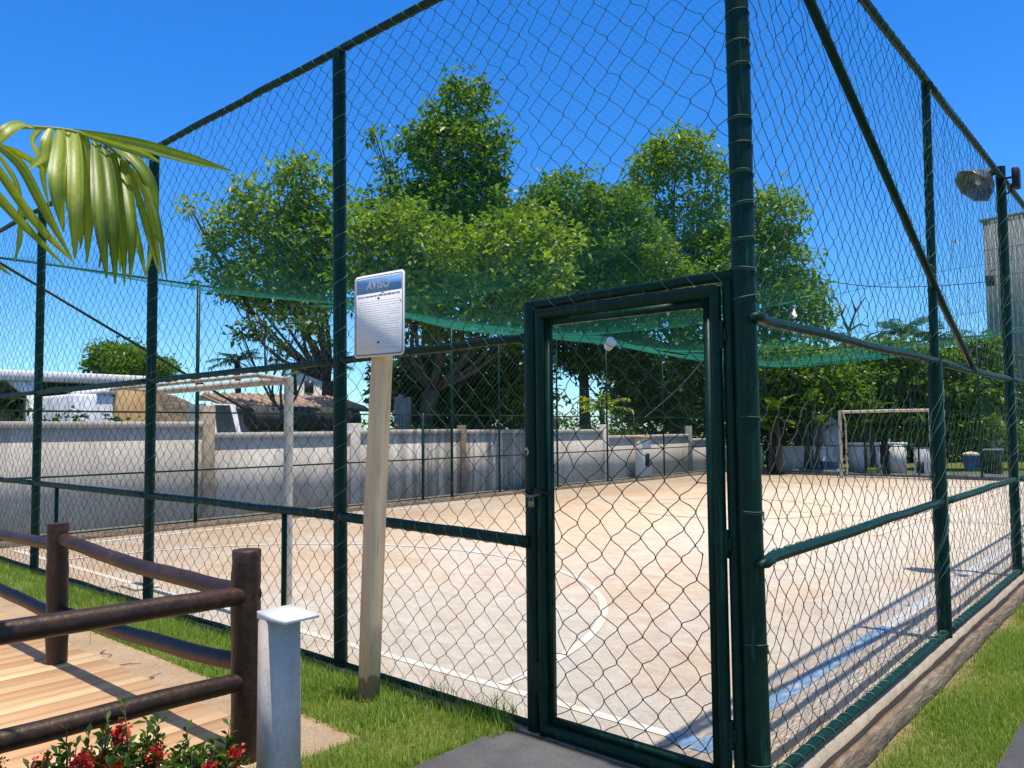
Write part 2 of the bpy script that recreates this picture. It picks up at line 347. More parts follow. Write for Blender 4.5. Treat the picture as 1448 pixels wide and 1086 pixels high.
def sheet(name, pts, z, mat, label, cat, thick=.03):
    pts = np.array(pts, float); n = len(pts); a = np.array([(p[0], p[1], z) for p in pts]); b = a.copy(); b[:, 2] -= thick
    m = MB(); m.add(np.concatenate([a, b]), [tuple(range(n))] + [(i, n + i, n + (i + 1) % n, (i + 1) % n) for i in range(n)])
    o = m.build(name, mat); return tag(o, label, cat, kind='structure')
sheet('court_floor', [(-W_ + .05, .05), (-.05, .05), (-.05, L_ - .05), (-W_ + .05, L_ - .05)], .004, COURT, 'sandy worn court floor inside the netting', 'floor')
sheet('verge', [(-W_ - .05, -10), (-W_ - .05, L_ + .6), (-12.01, L_ + 1.2), (-12.01, -10)], .006, VERGE, 'grey earth strip between the far netting and the wall', 'ground')
sheet('verge', [(-W_ - .05, L_ + .05), (6, L_ + .05), (6, 25.5), (-W_ - .05, 25.5)], .006, PATH, 'grey paved strip beyond the end netting', 'ground')
# painted markings
LINE_W = line_mat('worn_white_line', (.62, .66, .71), .43, .74)
LINE_F = line_mat('faint_white_line', (.70, .71, .72), .52, .82)
LINE_B = line_mat('worn_blue_line', (.13, .27, .44), .30, .50)
LINE_P = line_mat('pale_blue_line', (.46, .56, .68), .40, .70)
def flat(m, pts, z):
    m.add([(p[0], p[1], z) for p in pts], [tuple(range(len(pts)))])
def seg(m, x0, x1, y0, y1, z=.008): flat(m, [(x0, y0), (x1, y0), (x1, y1), (x0, y1)], z)
def arc(m, cx, cy, r, a0, a1, wd=.07, z=.0105, n=64):
    a = np.linspace(a0, a1, n)
    for i in range(n - 1):
        c0, s0, c1, s1 = math.cos(a[i]), math.sin(a[i]), math.cos(a[i + 1]), math.sin(a[i + 1])
        flat(m, [(cx + (r + wd) * c0, cy + (r + wd) * s0), (cx + (r + wd) * c1, cy + (r + wd) * s1), (cx + r * c1, cy + r * s1), (cx + r * c0, cy + r * s0)], z)
m = MB(); seg(m, -8.0, -.62, .335, .405); arc(m, -5.42, .38, 3.58, R(.5), R(179.5)); seg(m, -8.6, -2.2, L_ - .6, L_ - .52)
tag(m.build('court_line', LINE_W), 'worn white goal line and goal area arc', 'court marking', kind='structure')
m = MB(); seg(m, -W_ + .5, -.55, L_ / 2 - .04, L_ / 2 + .04); arc(m, -5.42, L_ / 2, 1.9, 0, R(360)); seg(m, -2.05, -1.98, 8.5, 18, .012); arc(m, -5.42, L_ - .55, 3.58, R(180.5), R(359.5))
tag(m.build('court_line', LINE_F), 'faint white centre line and circle', 'court marking', kind='structure')
m = MB(); seg(m, -.48, -.375, .28, 3.3, .008); seg(m, -.62, -.49, .315, .425, .008); flat(m, [(-.64, .33), (-.49, .24), (-.49, .315), (-.62, .425)], .0125)
tag(m.build('court_line', LINE_B), 'blue touch line along the right side of the court', 'court marking', kind='structure')
m = MB(); seg(m, -.48, -.37, 3.3, L_ - .6, .008); seg(m, -W_ + .4, -8.0, .33, .41, .008); seg(m, -W_ + .4, -W_ + .5, .41, L_ - .6, .008)
tag(m.build('court_line', LINE_P), 'pale faded blue boundary line', 'court marking', kind='structure')

# kerbs round the court
def rough_bar(m, a, b, wx, wz, n, jit, axis):
    """a long hand-laid bar with wobbling edges, running along axis (0 = x, 1 = y)"""
    t = np.linspace(0, 1, n); P = np.array(a)[None] * (1 - t)[:, None] + np.array(b)[None] * t[:, None]
    V = []
    for p in P:
        j = rng.normal(0, jit, 8)
        for k, (du, dz) in enumerate(((-.5, -.5), (.5, -.5), (.5, .5), (-.5, .5))):
            v = p.copy(); v[1 - axis] += du * wx + j[k]; v[2] += dz * wz + j[k + 4] * (.6 if dz > 0 else 0); V.append(v)
    k = np.arange(4); F_ = np.concatenate([np.stack([i * 4 + k, i * 4 + (k + 1) % 4, i * 4 + 4 + (k + 1) % 4, i * 4 + 4 + k], 1) for i in range(n - 1)])
    n0 = m.n; m.addnp(np.array(V), F_); m.F.setdefault(4, []).extend([[n0, n0 + 1, n0 + 2, n0 + 3], [n0 + 4 * n - 4, n0 + 4 * n - 3, n0 + 4 * n - 2, n0 + 4 * n - 1]])
m = MB(); rough_bar(m, (-.002, -.06, -.07), (-.002, L_, -.07), .112, .19, 160, .003, 1)
tag(m.build('court_kerb', KERB), 'tan concrete kerb under the right side netting', 'kerb', kind='structure')
m = MB(); rough_bar(m, (.117, .25, -.108), (.117, L_, -.108), .038, .19, 60, .005, 1)
tag(m.build('kerb_plank', SLEEPER), 'weathered brown plank against the right kerb', 'kerb', kind='structure')
m = MB(); rough_bar(m, (.077, .1, -.10), (.077, L_, -.10), .034, .17, 120, .003, 1)  # strip added in near-black so the kerb gap reads as shaded
tag(m.build('kerb_gap_shade', rough_mat('painted_gap_shade', [(.3, (.012, .011, .010)), (.7, (.035, .03, .027))], 8, rough=.8, bmp=.3)), 'near-black strip standing in for the shaded gap between kerb and plank', 'kerb', kind='structure')
m = MB(); rough_bar(m, (-W_, -.01, -.05), (-1.28, -.01, -.05), .10, .13, 120, .004, 0); rough_bar(m, (-1.28, -.0, -.05), (-.06, -.0, -.05), .12, .105, 20, .002, 0)
tag(m.build('front_kerb', KERB), 'grey concrete kerb under the front netting', 'kerb', kind='structure')
m = MB(); rough_bar(m, (-W_, .1, .0), (-W_, L_, .0), .08, .17, 90, .004, 1); rough_bar(m, (-W_, L_, .0), (0, L_, .0), .08, .17, 50, .004, 0)
tag(m.build('far_kerb', SLEEPER), 'brown timber edging along the far sides of the court', 'kerb', kind='structure')

# slab, deck, paths
sheet('slab', [(-1.82, -.66), (-14, -.76), (-14, -6), (-1.9, -6)], .012, SLAB, 'sandy concrete border beside the deck', 'paving')
rect = [(-1.33, -6), (.5, -6), (.5, -.09), (-1.16, -.09)] + [(-1.16 - .17 * math.sin(a), -.26 + .17 * math.cos(a)) for a in np.linspace(.15, math.pi / 2, 8)]
rect = [(p[0], p[1]) for p in rect]
sheet('path', rect, .014, PATH, 'dark grey paved path leading to the gate', 'path')
sheet('path', [(.635, .2), (2.4, .2), (2.4, 30), (.655, 30)], -.095, PATH, 'dark grey paved path along the right lawn', 'path', .06)
V, Fq, rn = [], [], []
x = -2.16
while x > -9:
    wd = random.choice((.12, .135, .14)); y = -.955 - random.uniform(0, .012); r_ = random.random()
    while y > -4.6:
        ln = random.uniform(1.5, 2.8); y2 = y - ln
        n0 = len(V); zt = .034 + random.uniform(-.001, .0015); g = .0022
        for z in (.014, zt):
            V += [(x - wd + g, y2 + .001, z), (x - g, y2 + .001, z), (x - g, y - .001, z), (x - wd + g, y - .001, z)]
        Fq += [[n0 + i for i in f] for f in ((4, 5, 6, 7), (0, 1, 5, 4), (1, 2, 6, 5), (2, 3, 7, 6), (3, 0, 4, 7))]; rn += [random.random()] * 5
        y = y2
    x -= wd
# the boards run a little past the corner post
for k in range(2):
    n0 = len(V); xx = -1.97 - .095 * k
    for z in (.014, .0345): V += [(xx - .092, -1.075, z), (xx, -1.075, z), (xx, -.957, z), (xx - .092, -.957, z)]
    Fq += [[n0 + i for i in f] for f in ((4, 5, 6, 7), (0, 1, 5, 4), (1, 2, 6, 5), (2, 3, 7, 6), (3, 0, 4, 7))]; rn += [random.random()] * 5
tag(np_mesh('deck', V, [np.array(Fq)], DECK, rnd=rn), 'pale wooden deck boards inside the log railing', 'deck', kind='structure')

# ------------------------------------------------------------------ nets
def net(m_name, mat, parent, P0, U, length, z0, z1, c, r, jit=.0045, sag=.02, wig=.0045, edge_l=0., edge_r=0., seed=1, knots=True, simple=False, nrm=None):
    """a knotted diamond net: P0 + U*u, heights z0..z1, diamond diagonal c"""
    g = np.random.default_rng(seed); U = np.array(U, float); P0 = np.array(P0, float); nv = np.array([U[1], -U[0], 0]) if nrm is None else np.array(nrm)
    nr = max(2, int(round((z1 - z0) / (c / 2)))) + 1; nc = max(1, int(round(length / c)))
    cu = length / nc; zz = np.linspace(z0, z1, nr)
    u = np.arange(nc + 1)[None, :] * cu + (np.arange(nr)[:, None] % 2) * cu / 2
    z = np.repeat(zz[:, None], nc + 1, 1)
    ok = u <= length + 1e-6
    # slow slack
    ph = g.uniform(0, 6.28, 8)
    slow = np.sin(u * 1.3 + z * .9 + ph[0]) + .7 * np.sin(u * 2.9 - z * 1.7 + ph[1]) + .5 * np.sin(z * 4.1 + u * .6 + ph[2])
    slow2 = np.sin(u * 1.1 - z * 1.3 + ph[3]) + .7 * np.sin(u * 2.3 + z * 2.1 + ph[4])
    inner = ((np.arange(nr) > 0) & (np.arange(nr) < nr - 1))[:, None] * 1.0
    eu = np.exp(-(length - u) / .10) * edge_r + np.exp(-u / .10) * edge_l
    du = slow * .007 * inner + g.normal(0, jit, u.shape) * inner + g.normal(0, 1, u.shape) * eu * .03
    dz = slow2 * .010 * inner + g.normal(0, jit, u.shape) * inner + g.normal(0, 1, u.shape) * eu * .022
    dn = (slow2 * sag * .5 + g.normal(0, .006, u.shape)) * inner
    u2 = np.clip(u + du, .004, length - .004)
    P = P0 + u2[..., None] * U + dn[..., None] * nv; P[..., 2] = P0[2] + z + dz
    A, B = [], []
    for j in range(nr - 1):
        if j % 2 == 0: pairs = [((j, i), (j + 1, i)) for i in range(nc)] + [((j, i + 1), (j + 1, i)) for i in range(nc)]
        else: pairs = [((j, i), (j + 1, i)) for i in range(nc)] + [((j, i), (j + 1, i + 1)) for i in range(nc)]
        for (a, b) in pairs: A.append(P[a]); B.append(P[b])
    A, B = np.array(A), np.array(B); n = len(A)
    D = B - A
    ts = [0, 1] if simple else [0, .16, .5, .84, 1]
    pts = []
    sgn = g.choice([-1, 1], n)
    for k, t in enumerate(ts):
        q_ = A + D * t
        if 0 < k < len(ts) - 1:
            amp = g.normal(0, wig, n) if t == .5 else g.normal(0, wig * .45, n)
            hor = D @ U
            q_ = q_ + U[None] * amp[:, None]; q_[:, 2] += g.normal(0, wig * .5, n)
            if t == .16: q_ -= U[None] * (hor * .07)[:, None]
            if t == .84: q_ += U[None] * (hor * .07)[:, None]
            q_ += nv[None] * g.normal(0, wig * .3, n)[:, None]
        pts.append(q_)
    pts = np.stack(pts, 1); kk = len(ts)
    T = D / (np.linalg.norm(D, axis=1)[:, None] + 1e-9); S1 = np.broadcast_to(nv, T.shape); S2 = np.cross(T, S1)
    ang = np.arange(3) / 3 * 2 * math.pi + .3
    ring = (np.cos(ang)[None, :, None] * S1[:, None, :] + np.sin(ang)[None, :, None] * S2[:, None, :]) * r
    V = (pts[:, :, None, :] + ring[:, None, :, :]).reshape(-1, 3)
    base = np.arange(n)[:, None, None] * (kk * 3) + np.arange(kk - 1)[None, :, None] * 3; k3 = np.arange(3)[None, None, :]
    Fq = np.stack([base + k3, base + (k3 + 1) % 3, base + 3 + (k3 + 1) % 3, base + 3 + k3], -1).reshape(-1, 4)
    Fs = [Fq]
    if knots:
        Q = P[ok]; d = r * 2.0; o6 = np.array([(1, 0, 0), (-1, 0, 0), (0, 1, 0), (0, -1, 0), (0, 0, 1.3), (0, 0, -1.3)]) * d
        f8 = np.array([(0, 2, 4), (2, 1, 4), (1, 3, 4), (3, 0, 4), (2, 0, 5), (1, 2, 5), (3, 1, 5), (0, 3, 5)])
        VK = (Q[:, None, :] + o6[None]).reshape(-1, 3); FK = (f8[None] + np.arange(len(Q))[:, None, None] * 6 + len(V)).reshape(-1, 3)
        V = np.concatenate([V, VK]); Fs.append(FK)
    return np_mesh(m_name, V, Fs, mat, parent)
def helix(par, a, b, r, pitch, rad=.0022, wob=.25, per=9, side=3):
    m = MB(); _helix(m, a, b, r, pitch, rad * 1.25, wob, per, side); m.build('lashing', TIE, par)
def _helix(m, a, b, r, pitch, rad=.0022, wob=.25, per=9, side=3):
    a = np.array(a, float); b = np.array(b, float); L = np.linalg.norm(b - a); T = (b - a) / L
    u = np.array((.2, .3, 1.)) if abs(T[2]) < .9 else np.array((1., .2, 0)); u -= T * (u @ T); u /= np.linalg.norm(u); v = np.cross(T, u)
    n = max(8, int(L / pitch * per)); t = np.linspace(0, 1, n); ph = t * L / pitch * 6.283 + np.cumsum(rng.normal(0, wob, n)) * .4
    m.tube(a + T * (t * L)[:, None] + (r + rad * .6) * (np.cos(ph)[:, None] * u + np.sin(ph)[:, None] * v), rad, side, cap=False)
def rings(par, a, b, r, step, rad=.004, skip=.08):
    a = np.array(a, float); b = np.array(b, float); L = np.linalg.norm(b - a); T = (b - a) / L; s = .05
    while s < L:
        if random.random() > skip:
            m = MB(); c = a + T * s; tl = R(random.uniform(-10, 10)); ph = np.linspace(0, 2 * math.pi, 15); az = random.uniform(0, 6.28); tw = random.choice((1, 1, 2))
            P = [c + np.array((r * math.cos(p) * 1.02, r * math.sin(p) * 1.02, r * math.tan(tl) * math.cos(p - az) + .008 * p / 6.28)) for p in np.linspace(0, 2 * math.pi * tw, 14 * tw + 1)]
            q = P[-1]; P += [q + np.array((.1 * r, -.15 * r, -.012)), q + np.array((.14 * r, -.2 * r, -.035))]
            m.tube(P, rad, 4); m.build('wire_tie', CORD, par)
        s += step * random.uniform(.8, 1.2)
def wavy(a, b, n=14, amp=.006):
    a = np.array(a, float); b = np.array(b, float); t = np.linspace(0, 1, n)
    P = a + (b - a) * t[:, None]; k = rng.normal(0, amp, (n, 3)); k[0] = k[-1] = 0; return P + (k + np.roll(k, 1, 0)) / 2 * np.sin(t * math.pi)[:, None]

HM, HU, HT = .985, 2.015, 4.153
# ---- front fence (with the sign and the gate side)
ff = thing('netting_fence', (-5.4, 0, 0), 'green pipe and net fence in front, behind the notice sign, left of the gate', 'fence')
posts = [(-2.85, .045, .0), (-5.66, .045, .0), (-8.52, .045, .0), (-W_, .045, 0)]
lash = MB()
for k, (px_, r_, ln) in enumerate(posts):
    top = px_ - (.045 if k == 0 else 0.03)
    o_ = MB().tube([(px_, 0, -.1), ((px_ + top) / 2, 0, 2.05), (top, 0, HT)], r_, 14).build('post', GREEN, ff, angle=40)
    helix(o_, (px_, 0, .05), (top, 0, HT - .05), r_, .16)
corner = MB().tube([(.0, 0, -.15), (-.012, 0, 1.2), (-.014, 0, HT + .12)], .05, 18).build('corner_post', GREEN, ff, angle=40)
rings(corner, (-.012, 0, 2.05), (-.014, 0, HT), .05, .125); rings(corner, (0, 0, .1), (-.01, 0, 2.0), .05, .5, .003, .2)
MB().tube([(-1.20, 0, -.1), (-1.20, 0, 2.215)], .046, 14).build('gate_post', GREEN, ff, angle=40)
xs = [-W_, -8.52, -5.66, -2.85]
for a, b in zip(xs, xs[1:]):
    for h, r_, nm in ((HM, .029, 'middle_rail'), (HU, .024, 'upper_rail'), (HT, .027, 'top_rail'), (.035, .018, 'bottom_rail')):
        o_ = MB().tube(wavy((a, -.012, h), (b, -.012, h), 12, .004), r_, 10).build(nm, GREEN, ff, smooth=True)
        helix(o_, (a, -.012, h), (b, -.012, h), r_, .14 if h > .1 else .2)
for a, b, r_, nm, k in (((-2.85, -.012, HM), (-1.19, -.05, HM - .02), .031, 'middle_rail', 1), ((-2.85, -.012, HU), (-1.2, -.012, HU + .02), .024, 'upper_rail', 1),
                        ((-2.85, -.012, .035), (-1.19, -.012, .03), .019, 'bottom_rail', 0), ((-2.88, -.012, HT), (-.02, -.012, HT), .027, 'top_rail', 1), ((-1.215, -.012, 2.20), (-.03, -.012, 2.208), .026, 'gate_lintel', 1)):
    o_ = MB().tube(wavy(a, b, 10, .004), r_, 12).build(nm, GREEN, ff, smooth=True)
    if k: helix(o_, a, b, r_, .13)
for xx in (-3.5, -7.86): MB().tube([(xx, -.012, .03), (xx, -.012, HM)], .02, 10).build('strut', GREEN, ff, smooth=True)
# bar beside the corner post that the gate hangs on
MB().tube([(-.082, -.002, -.05), (-.085, -.002, 2.19)], .027, 12).build('hinge_post', GREEN, ff, angle=40)
net('net', CORD, ff, (-W_, .015, 0), (1, 0, 0), W_ - 1.22, .05, HT, .145, .0021, seed=3, edge_r=.3)
net('net', CORD, ff, (-1.22, .015, 0), (1, 0, 0), 1.18, 2.24, HT, .145, .0019, seed=4, edge_r=.9, edge_l=.3)


# ---- right side fence
sf = thing('netting_fence', (0, 11, 0), 'green pipe and net fence running away along the right lawn, with a diagonal brace', 'fence')
lash = MB()
ys = [3.22, 6.32, 9.4, 12.5, 15.6, 18.8, L_]
for k, y in enumerate(ys):
    dy = .06 if k == 0 else 0.04
    if k == 0:
        o_ = MB().tube([(0, y - .03, -.1), (0, y, 2.03)], .05, 14).build('post', GREEN, sf, angle=40)
        o2_ = MB().tube([(0, y, 2.0), (0, y + dy, HT + .02)], .031, 12).build('post_extension', GREEN, sf, angle=40)
        for q_ in range(5): helix(o_, (0, y - .03, .1), (0, y, 2.0), .052, .5 + .1 * q_, .0025)
        helix(o2_, (0, y, 2.05), (0, y + dy, HT), .032, .2)
    else:
        o_ = MB().tube([(0, y - .02, -.1), (0, y + dy, HT + (.12 if k == 1 else .02))], .046, 12).build('post', GREEN, sf, angle=40)
        for q_ in range(3): helix(o_, (0, y - .02, .1), (0, y + dy, HT), .048, .3 + .15 * q_, .0025)
yy = [0.0] + ys
for a, b in zip(yy, yy[1:]):
    for h, r_, nm in ((HM, .026, 'middle_rail'), (HU, .024, 'upper_rail'), (HT, .027, 'top_rail'), (.06, .026, 'bottom_rail')):
        s0 = a if a > 0 else .0
        if a == 0 and h in (HM, HU):
            P = np.concatenate([[(.055, -.075, h - .004), (.058, -.01, h), (.04, .06, h)], wavy((.02, .15, h), (.015, b, h + .01), 10, .005)])
            o_ = MB().tube(P, [.014, .024] + [r_] * (len(P) - 2), 10).build(nm, GREEN, sf, smooth=True)
        else: o_ = MB().tube(wavy((.012, s0, h), (.012, b, h), 10, .005), r_, 10).build(nm, GREEN, sf, smooth=True)
        helix(o_, (.012, s0 + .1, h), (.012, b, h), r_, .13)
o_ = MB().tube([(.02, .02, HT - .02), (.02, 3.46, 2.46), (.02, 4.5, HU)], .026, 10).build('brace', GREEN, sf, smooth=True)
helix(o_, (.02, .02, HT - .02), (.02, 4.5, HU), .026, .12)
net('net', CORD, sf, (-.012, .05, 0), (0, 1, 0), L_ - .05, .06, HT, .14, .0021, jit=.003, seed=6, edge_l=.9)

# ---- far side fence along the wall and the end fence
lf = thing('netting_fence', (-W_, 11, 0), 'thin green pipe and net fence along the grey boundary wall', 'fence')
HL = 3.95
lys = [0.05, 3.05, 6.0, 8.0, 8.85, 10.4, 12.6, 14.85, 17.9, 21.0, L_]
for k, y in enumerate(lys):
    MB().tube([(-W_, y, -.05), (-W_, y, HL if k not in (3,) else 1.9)], .03 if k in (1, 3, 4) else .024, 8).build('post', GREEN, lf, smooth=True)
for a, b in zip(lys, lys[1:]):
    for h, r_, nm in ((.93, .014, 'middle_rail'), (1.86, .014, 'upper_rail'), (HL, .016, 'top_rail'), (.11, .013, 'bottom_rail')):
        MB().tube([(-W_ + .005, a, h), (-W_ + .005, b, h)], r_, 6).build(nm, GREEN, lf, smooth=True)
MB().tube([(-W_ + .03, .1, HL - .02), (-W_ + .03, 4.0, 1.86)], .02, 8).build('brace', GREEN, lf, smooth=True)
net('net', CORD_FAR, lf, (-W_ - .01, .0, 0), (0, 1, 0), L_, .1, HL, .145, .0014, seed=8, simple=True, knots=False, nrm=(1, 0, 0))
ef = thing('netting_fence', (-5.4, L_, 0), 'thin green pipe and net fence behind the far white goal', 'fence')
HE = 4.08
exs = [-W_, -9.3, -7.8, -6.2, -4.7, -3.1, -1.5, 0]
for x in exs[1:]: MB().tube([(x, L_, -.05), (x, L_, HE if x in (-9.3, -3.1, 0) else 2.0)], .028, 8).build('post', GREEN, ef, smooth=True)
for a, b in zip(exs, exs[1:]):
    for h, r_, nm in ((.93, .015, 'middle_rail'), (1.95, .015, 'upper_rail'), (HE, .018, 'top_rail')):
        MB().tube([(a, L_ - .005, h + (0 if h < 3 else -.13 * a / -W_)), (b, L_ - .005, h + (0 if h < 3 else -.13 * b / -W_))], r_, 6).build(nm, GREEN, ef, smooth=True)
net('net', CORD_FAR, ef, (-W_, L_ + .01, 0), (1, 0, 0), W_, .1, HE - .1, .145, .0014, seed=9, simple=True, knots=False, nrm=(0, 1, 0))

# ---- net stretched over the court
cn = thing('overhead_net', (-5.4, 11, 4.0), 'fine green net stretched like a ceiling over the whole court', 'net')
def ceil_z(x, y):
    base = 4.12 + (HL - 4.12) * (-x / W_)
    t = np.clip(-x / W_, 0, 1); u = np.clip(y / L_, 0, 1); s = np.sin(t * math.pi); f = np.abs(np.sin(u * 4 * math.pi))
    edge = 1 - np.exp(-np.minimum(np.minimum(t, 1 - t) * W_, np.minimum(u, 1 - u) * L_) / 1.2)
    s2 = np.sin(t ** 1.7 * math.pi)
    return base - .42 * s2 - .15 * f * edge - .03 * np.sin(x * 2.1 + y * 1.3) * s
def ceil_lines(r, step):
    V, Fq, n0 = [], [], 0
    def add(P):
        nonlocal n0
        n = len(P); T = np.gradient(P, axis=0); T /= np.linalg.norm(T, axis=1)[:, None]; S = np.cross(T, (0, 0, 1.)); S /= np.linalg.norm(S, axis=1)[:, None]
        Vv = np.stack([P + S * r, P - S * r * .5 + np.array((0, 0, r * .87)), P - S * r * .5 - np.array((0, 0, r * .87))], 1).reshape(-1, 3)
        k = np.arange(3); Fq.append(np.concatenate([np.stack([n0 + i * 3 + k, n0 + i * 3 + (k + 1) % 3, n0 + i * 3 + 3 + (k + 1) % 3, n0 + i * 3 + 3 + k], 1) for i in range(n - 1)])); V.append(Vv); n0 += len(Vv)
    for y in np.arange(.1, L_ - .05, step):
        x = np.linspace(0, -W_, 15); yy_ = y + .03 * np.sin(x * 1.7 + y) ; add(np.stack([x, yy_, ceil_z(x, yy_)], 1))
    for x in np.arange(.1, W_ - .05, step):
        y = np.linspace(.02, L_, 41); xx_ = -x + .03 * np.sin(y * 1.3 + x); add(np.stack([xx_, y, ceil_z(xx_, y)], 1))
    return np.concatenate(V), np.concatenate(Fq)
V, Fq = ceil_lines(.00055, .05); np_mesh('mesh', V, [Fq], CEIL, cn)
# surplus net folded back along the far side and the far end
def fold(x0, x1, y0, y1, step, r, dz, name):
    V, Fq, n0 = [], [], 0
    for ax, lo, hi, lo2, hi2 in ((0, x0, x1, y0, y1), (1, y0, y1, x0, x1)):
        for c in np.arange(lo2, hi2, step):
            t = np.linspace(lo, hi, max(6, int((hi - lo) / .5))); o_ = np.full_like(t, c); x, y = (t, o_) if ax == 0 else (o_, t)
            P = np.stack([x, y, ceil_z(x, y) - dz - .05 * np.sin(x * 1.9 + y * .8)], 1); T = np.gradient(P, axis=0); T /= np.linalg.norm(T, axis=1)[:, None]; S = np.cross(T, (0, 0, 1.)); S /= np.linalg.norm(S, axis=1)[:, None]
            n = len(P); V.append(np.stack([P + S * r, P - S * r * .5 + np.array((0, 0, r * .87)), P - S * r * .5 - np.array((0, 0, r * .87))], 1).reshape(-1, 3)); k = np.arange(3)
            Fq.append(np.concatenate([np.stack([n0 + i * 3 + k, n0 + i * 3 + (k + 1) % 3, n0 + i * 3 + 3 + (k + 1) % 3, n0 + i * 3 + 3 + k], 1) for i in range(n - 1)])); n0 += 3 * n
    np_mesh(name, np.concatenate(V), [np.concatenate(Fq)], CEIL, cn)
fold(-W_, -W_ + 2.6, 5.0, L_, .04, .0012, .07, 'folded_strip'); fold(-W_ + .2, -5.0, L_ - 4.2, L_, .04, .0013, .10, 'folded_strip')
for y in (11.0, 16.5):
    x = np.linspace(0, -W_, 24); MB().tube(np.stack([x, y + 0 * x, ceil_z(x, y + 0 * x) + .004], 1), .004, 6).build('support_cable', CEIL, cn, smooth=True)

# ------------------------------------------------------------------ gate
gt = thing('gate', (-.62, -.03, 0), 'green pipe frame gate with its own net, closed, right of the sign', 'gate')
xl, xr, zb, zt = -1.118, -.135, .035, 2.145
MB().tube([(xl, -.03, zb - .03), (xl, -.03, zt + .02)], .030, 14).build('stile', GREEN, gt, angle=40)
MB().tube([(xr, -.03, zb - .02), (xr, -.03, zt + .02)], .026, 14).build('stile', GREEN, gt, angle=40)
MB().tube([(xl - .005, -.033, zt), (xr + .005, -.033, zt)], .030, 14).build('top_bar', GREEN, gt, angle=40)
MB().tube([(xl - .005, -.036, zb), (xr + .005, -.036, zb)], .031, 14).build('bottom_bar', GREEN, gt, angle=40)
m = MB(); iw = .030
m.box((xl + .045, -.022, (zb + zt) / 2), (iw, .03, zt - zb - .06)).box((xr - .041, -.022, (zb + zt) / 2), (iw, .03, zt - zb - .06))
m.box(((xl + xr) / 2, -.022, zt - .047), (xr - xl - .128, .03, .034)).box(((xl + xr) / 2, -.022, zb + .048), (xr - xl - .128, .03, .034))
m.build('inner_frame', GREEN, gt)
net('net', CORD, gt, (xl + .05, -.018, 0), (1, 0, 0), xr - xl - .09, zb + .055, zt - .05, .145, .0026, jit=.008, seed=12, edge_r=.75, edge_l=.75, sag=.012)
MB().tube(smooth_poly([aty(998, 505, -.03), aty(960, 548, -.028), aty(912, 590, -.03)], 10), .0022, 5).build('loose_wire', STEEL, gt, smooth=True)
for z in (.25, 1.05, 1.95): m = MB(); m.tube([(-.109, -.032, z - .06), (-.109, -.032, z + .06)], .013, 10); m.box((-.108, -.03, z), (.045, .012, .05)); m.build('hinge', GREEN, gt, angle=40)
m = MB(); m.tube([(xl - .095, -.052, 1.225), (xl + .065, -.058, 1.222)], .008, 8); m.box((xl, -.064, 1.222), (.05, .012, .045)); m.box((xl - .075, -.05, 1.222), (.03, .012, .045))
m.tube([(xl + .06, -.058, 1.222), (xl + .085, -.075, 1.225)], .012, 8); m.build('bolt', BLACK, gt, angle=40)
lh = MB(); m = MB(); m.box((xl - .04, -.035, .26), (.035, .02, .20), bev=.004); m.tube([(xl - .05, -.05, .02), (xl - .05, -.05, .20)], .009, 8); m.tube([(xl - .05, -.05, .20), (xl - .03, -.052, .215), (xl - .01, -.05, .20)], .008, 8); m.build('drop_bolt', GREEN, gt, angle=40)
pk = thing('padlock', (xl - .04, -.07, 1.19), 'small brass padlock on a chain between gate and gate post', 'padlock')
BRASS = rough_mat('tarnished_brass', [(.3, (.16, .12, .06)), (.7, (.36, .29, .17))], 20, rough=.5, metal=.7, bmp=.1)
MB().box((xl - .035, -.078, 1.165), (.038, .016, .034), bev=.005).build('lock_body', BRASS, pk)
MB().tube([(xl - .035 + .013 * math.cos(a), -.078, 1.182 + .024 * math.sin(a)) for a in np.linspace(0, math.pi, 9)], .0035, 6).build('shackle', STEEL, pk, smooth=True)
m = MB()
for i in range(9):
    a = i / 8; c = np.array((xl - .105 + .12 * a, -.062 - .018 * math.sin(a * 3.1), 1.225 - .022 * math.sin(a * 3.14)))
    ang = np.linspace(0, 2 * math.pi, 9); ax = np.array((1, 0, -.1)); ay = np.array((0, .7, .7)) if i % 2 else np.array((0, -.7, .7))
    m.tube([c + ax * .011 * math.cos(t) + ay * .006 * math.sin(t) for t in ang], .0022, 5, cap=False)
m.build('chain', STEEL, pk, smooth=True)
MB().tube([(-1.215, -.05, 1.44), (-1.195, -.062, 1.45), (-1.185, -.06, 1.43), (-1.20, -.053, 1.415)], .005, 6).build('wire_hook', WHITE_OLD, ff, smooth=True)
# plastic cup caught in the gate net, shreds caught in the other nets
def cup(loc, axis, r, h, label, mat=WHITE):
    o = thing('plastic_cup', loc, label, 'litter'); a = np.array(axis, float); a /= np.linalg.norm(a); p = np.array(loc, float)
    MB().tube([p - a * h / 2, p - a * h * .42, p + a * h * .45, p + a * h * .5, p + a * h * .42, p - a * h * .40], [r * .7, r * .8, r, r * 1.04, r * .9, r * .7], 12).build('cup', mat, o, angle=40)
    MB().tube([p + a * h * .14, p + a * h * .20], [r * .99, r * 1.01], 12, cap=False).build('rim_band', BLACK, o, smooth=True)
cup(aty(862, 487, -.035), (.75, -.3, .6), .026, .052, 'white plastic cup caught high in the gate net')
def shred(loc, s, label):
    m = MB(); p = np.array(loc, float); P = rng.normal(0, s, (9, 3)); 
    m.add(np.concatenate([p + P, p + P + (0.002, -.002, .002)]), [(0, 1, 2), (2, 3, 4), (4, 5, 6), (1, 3, 5), (6, 7, 8), (11, 10, 9), (13, 12, 11), (15, 14, 13), (14, 12, 10), (17, 16, 15)])
    tag(m.build('paper_scrap', WHITE, base=loc), label, 'litter')
shred(atx(1352, 343, -.03), .016, 'white scrap caught in the right netting near the floodlight')
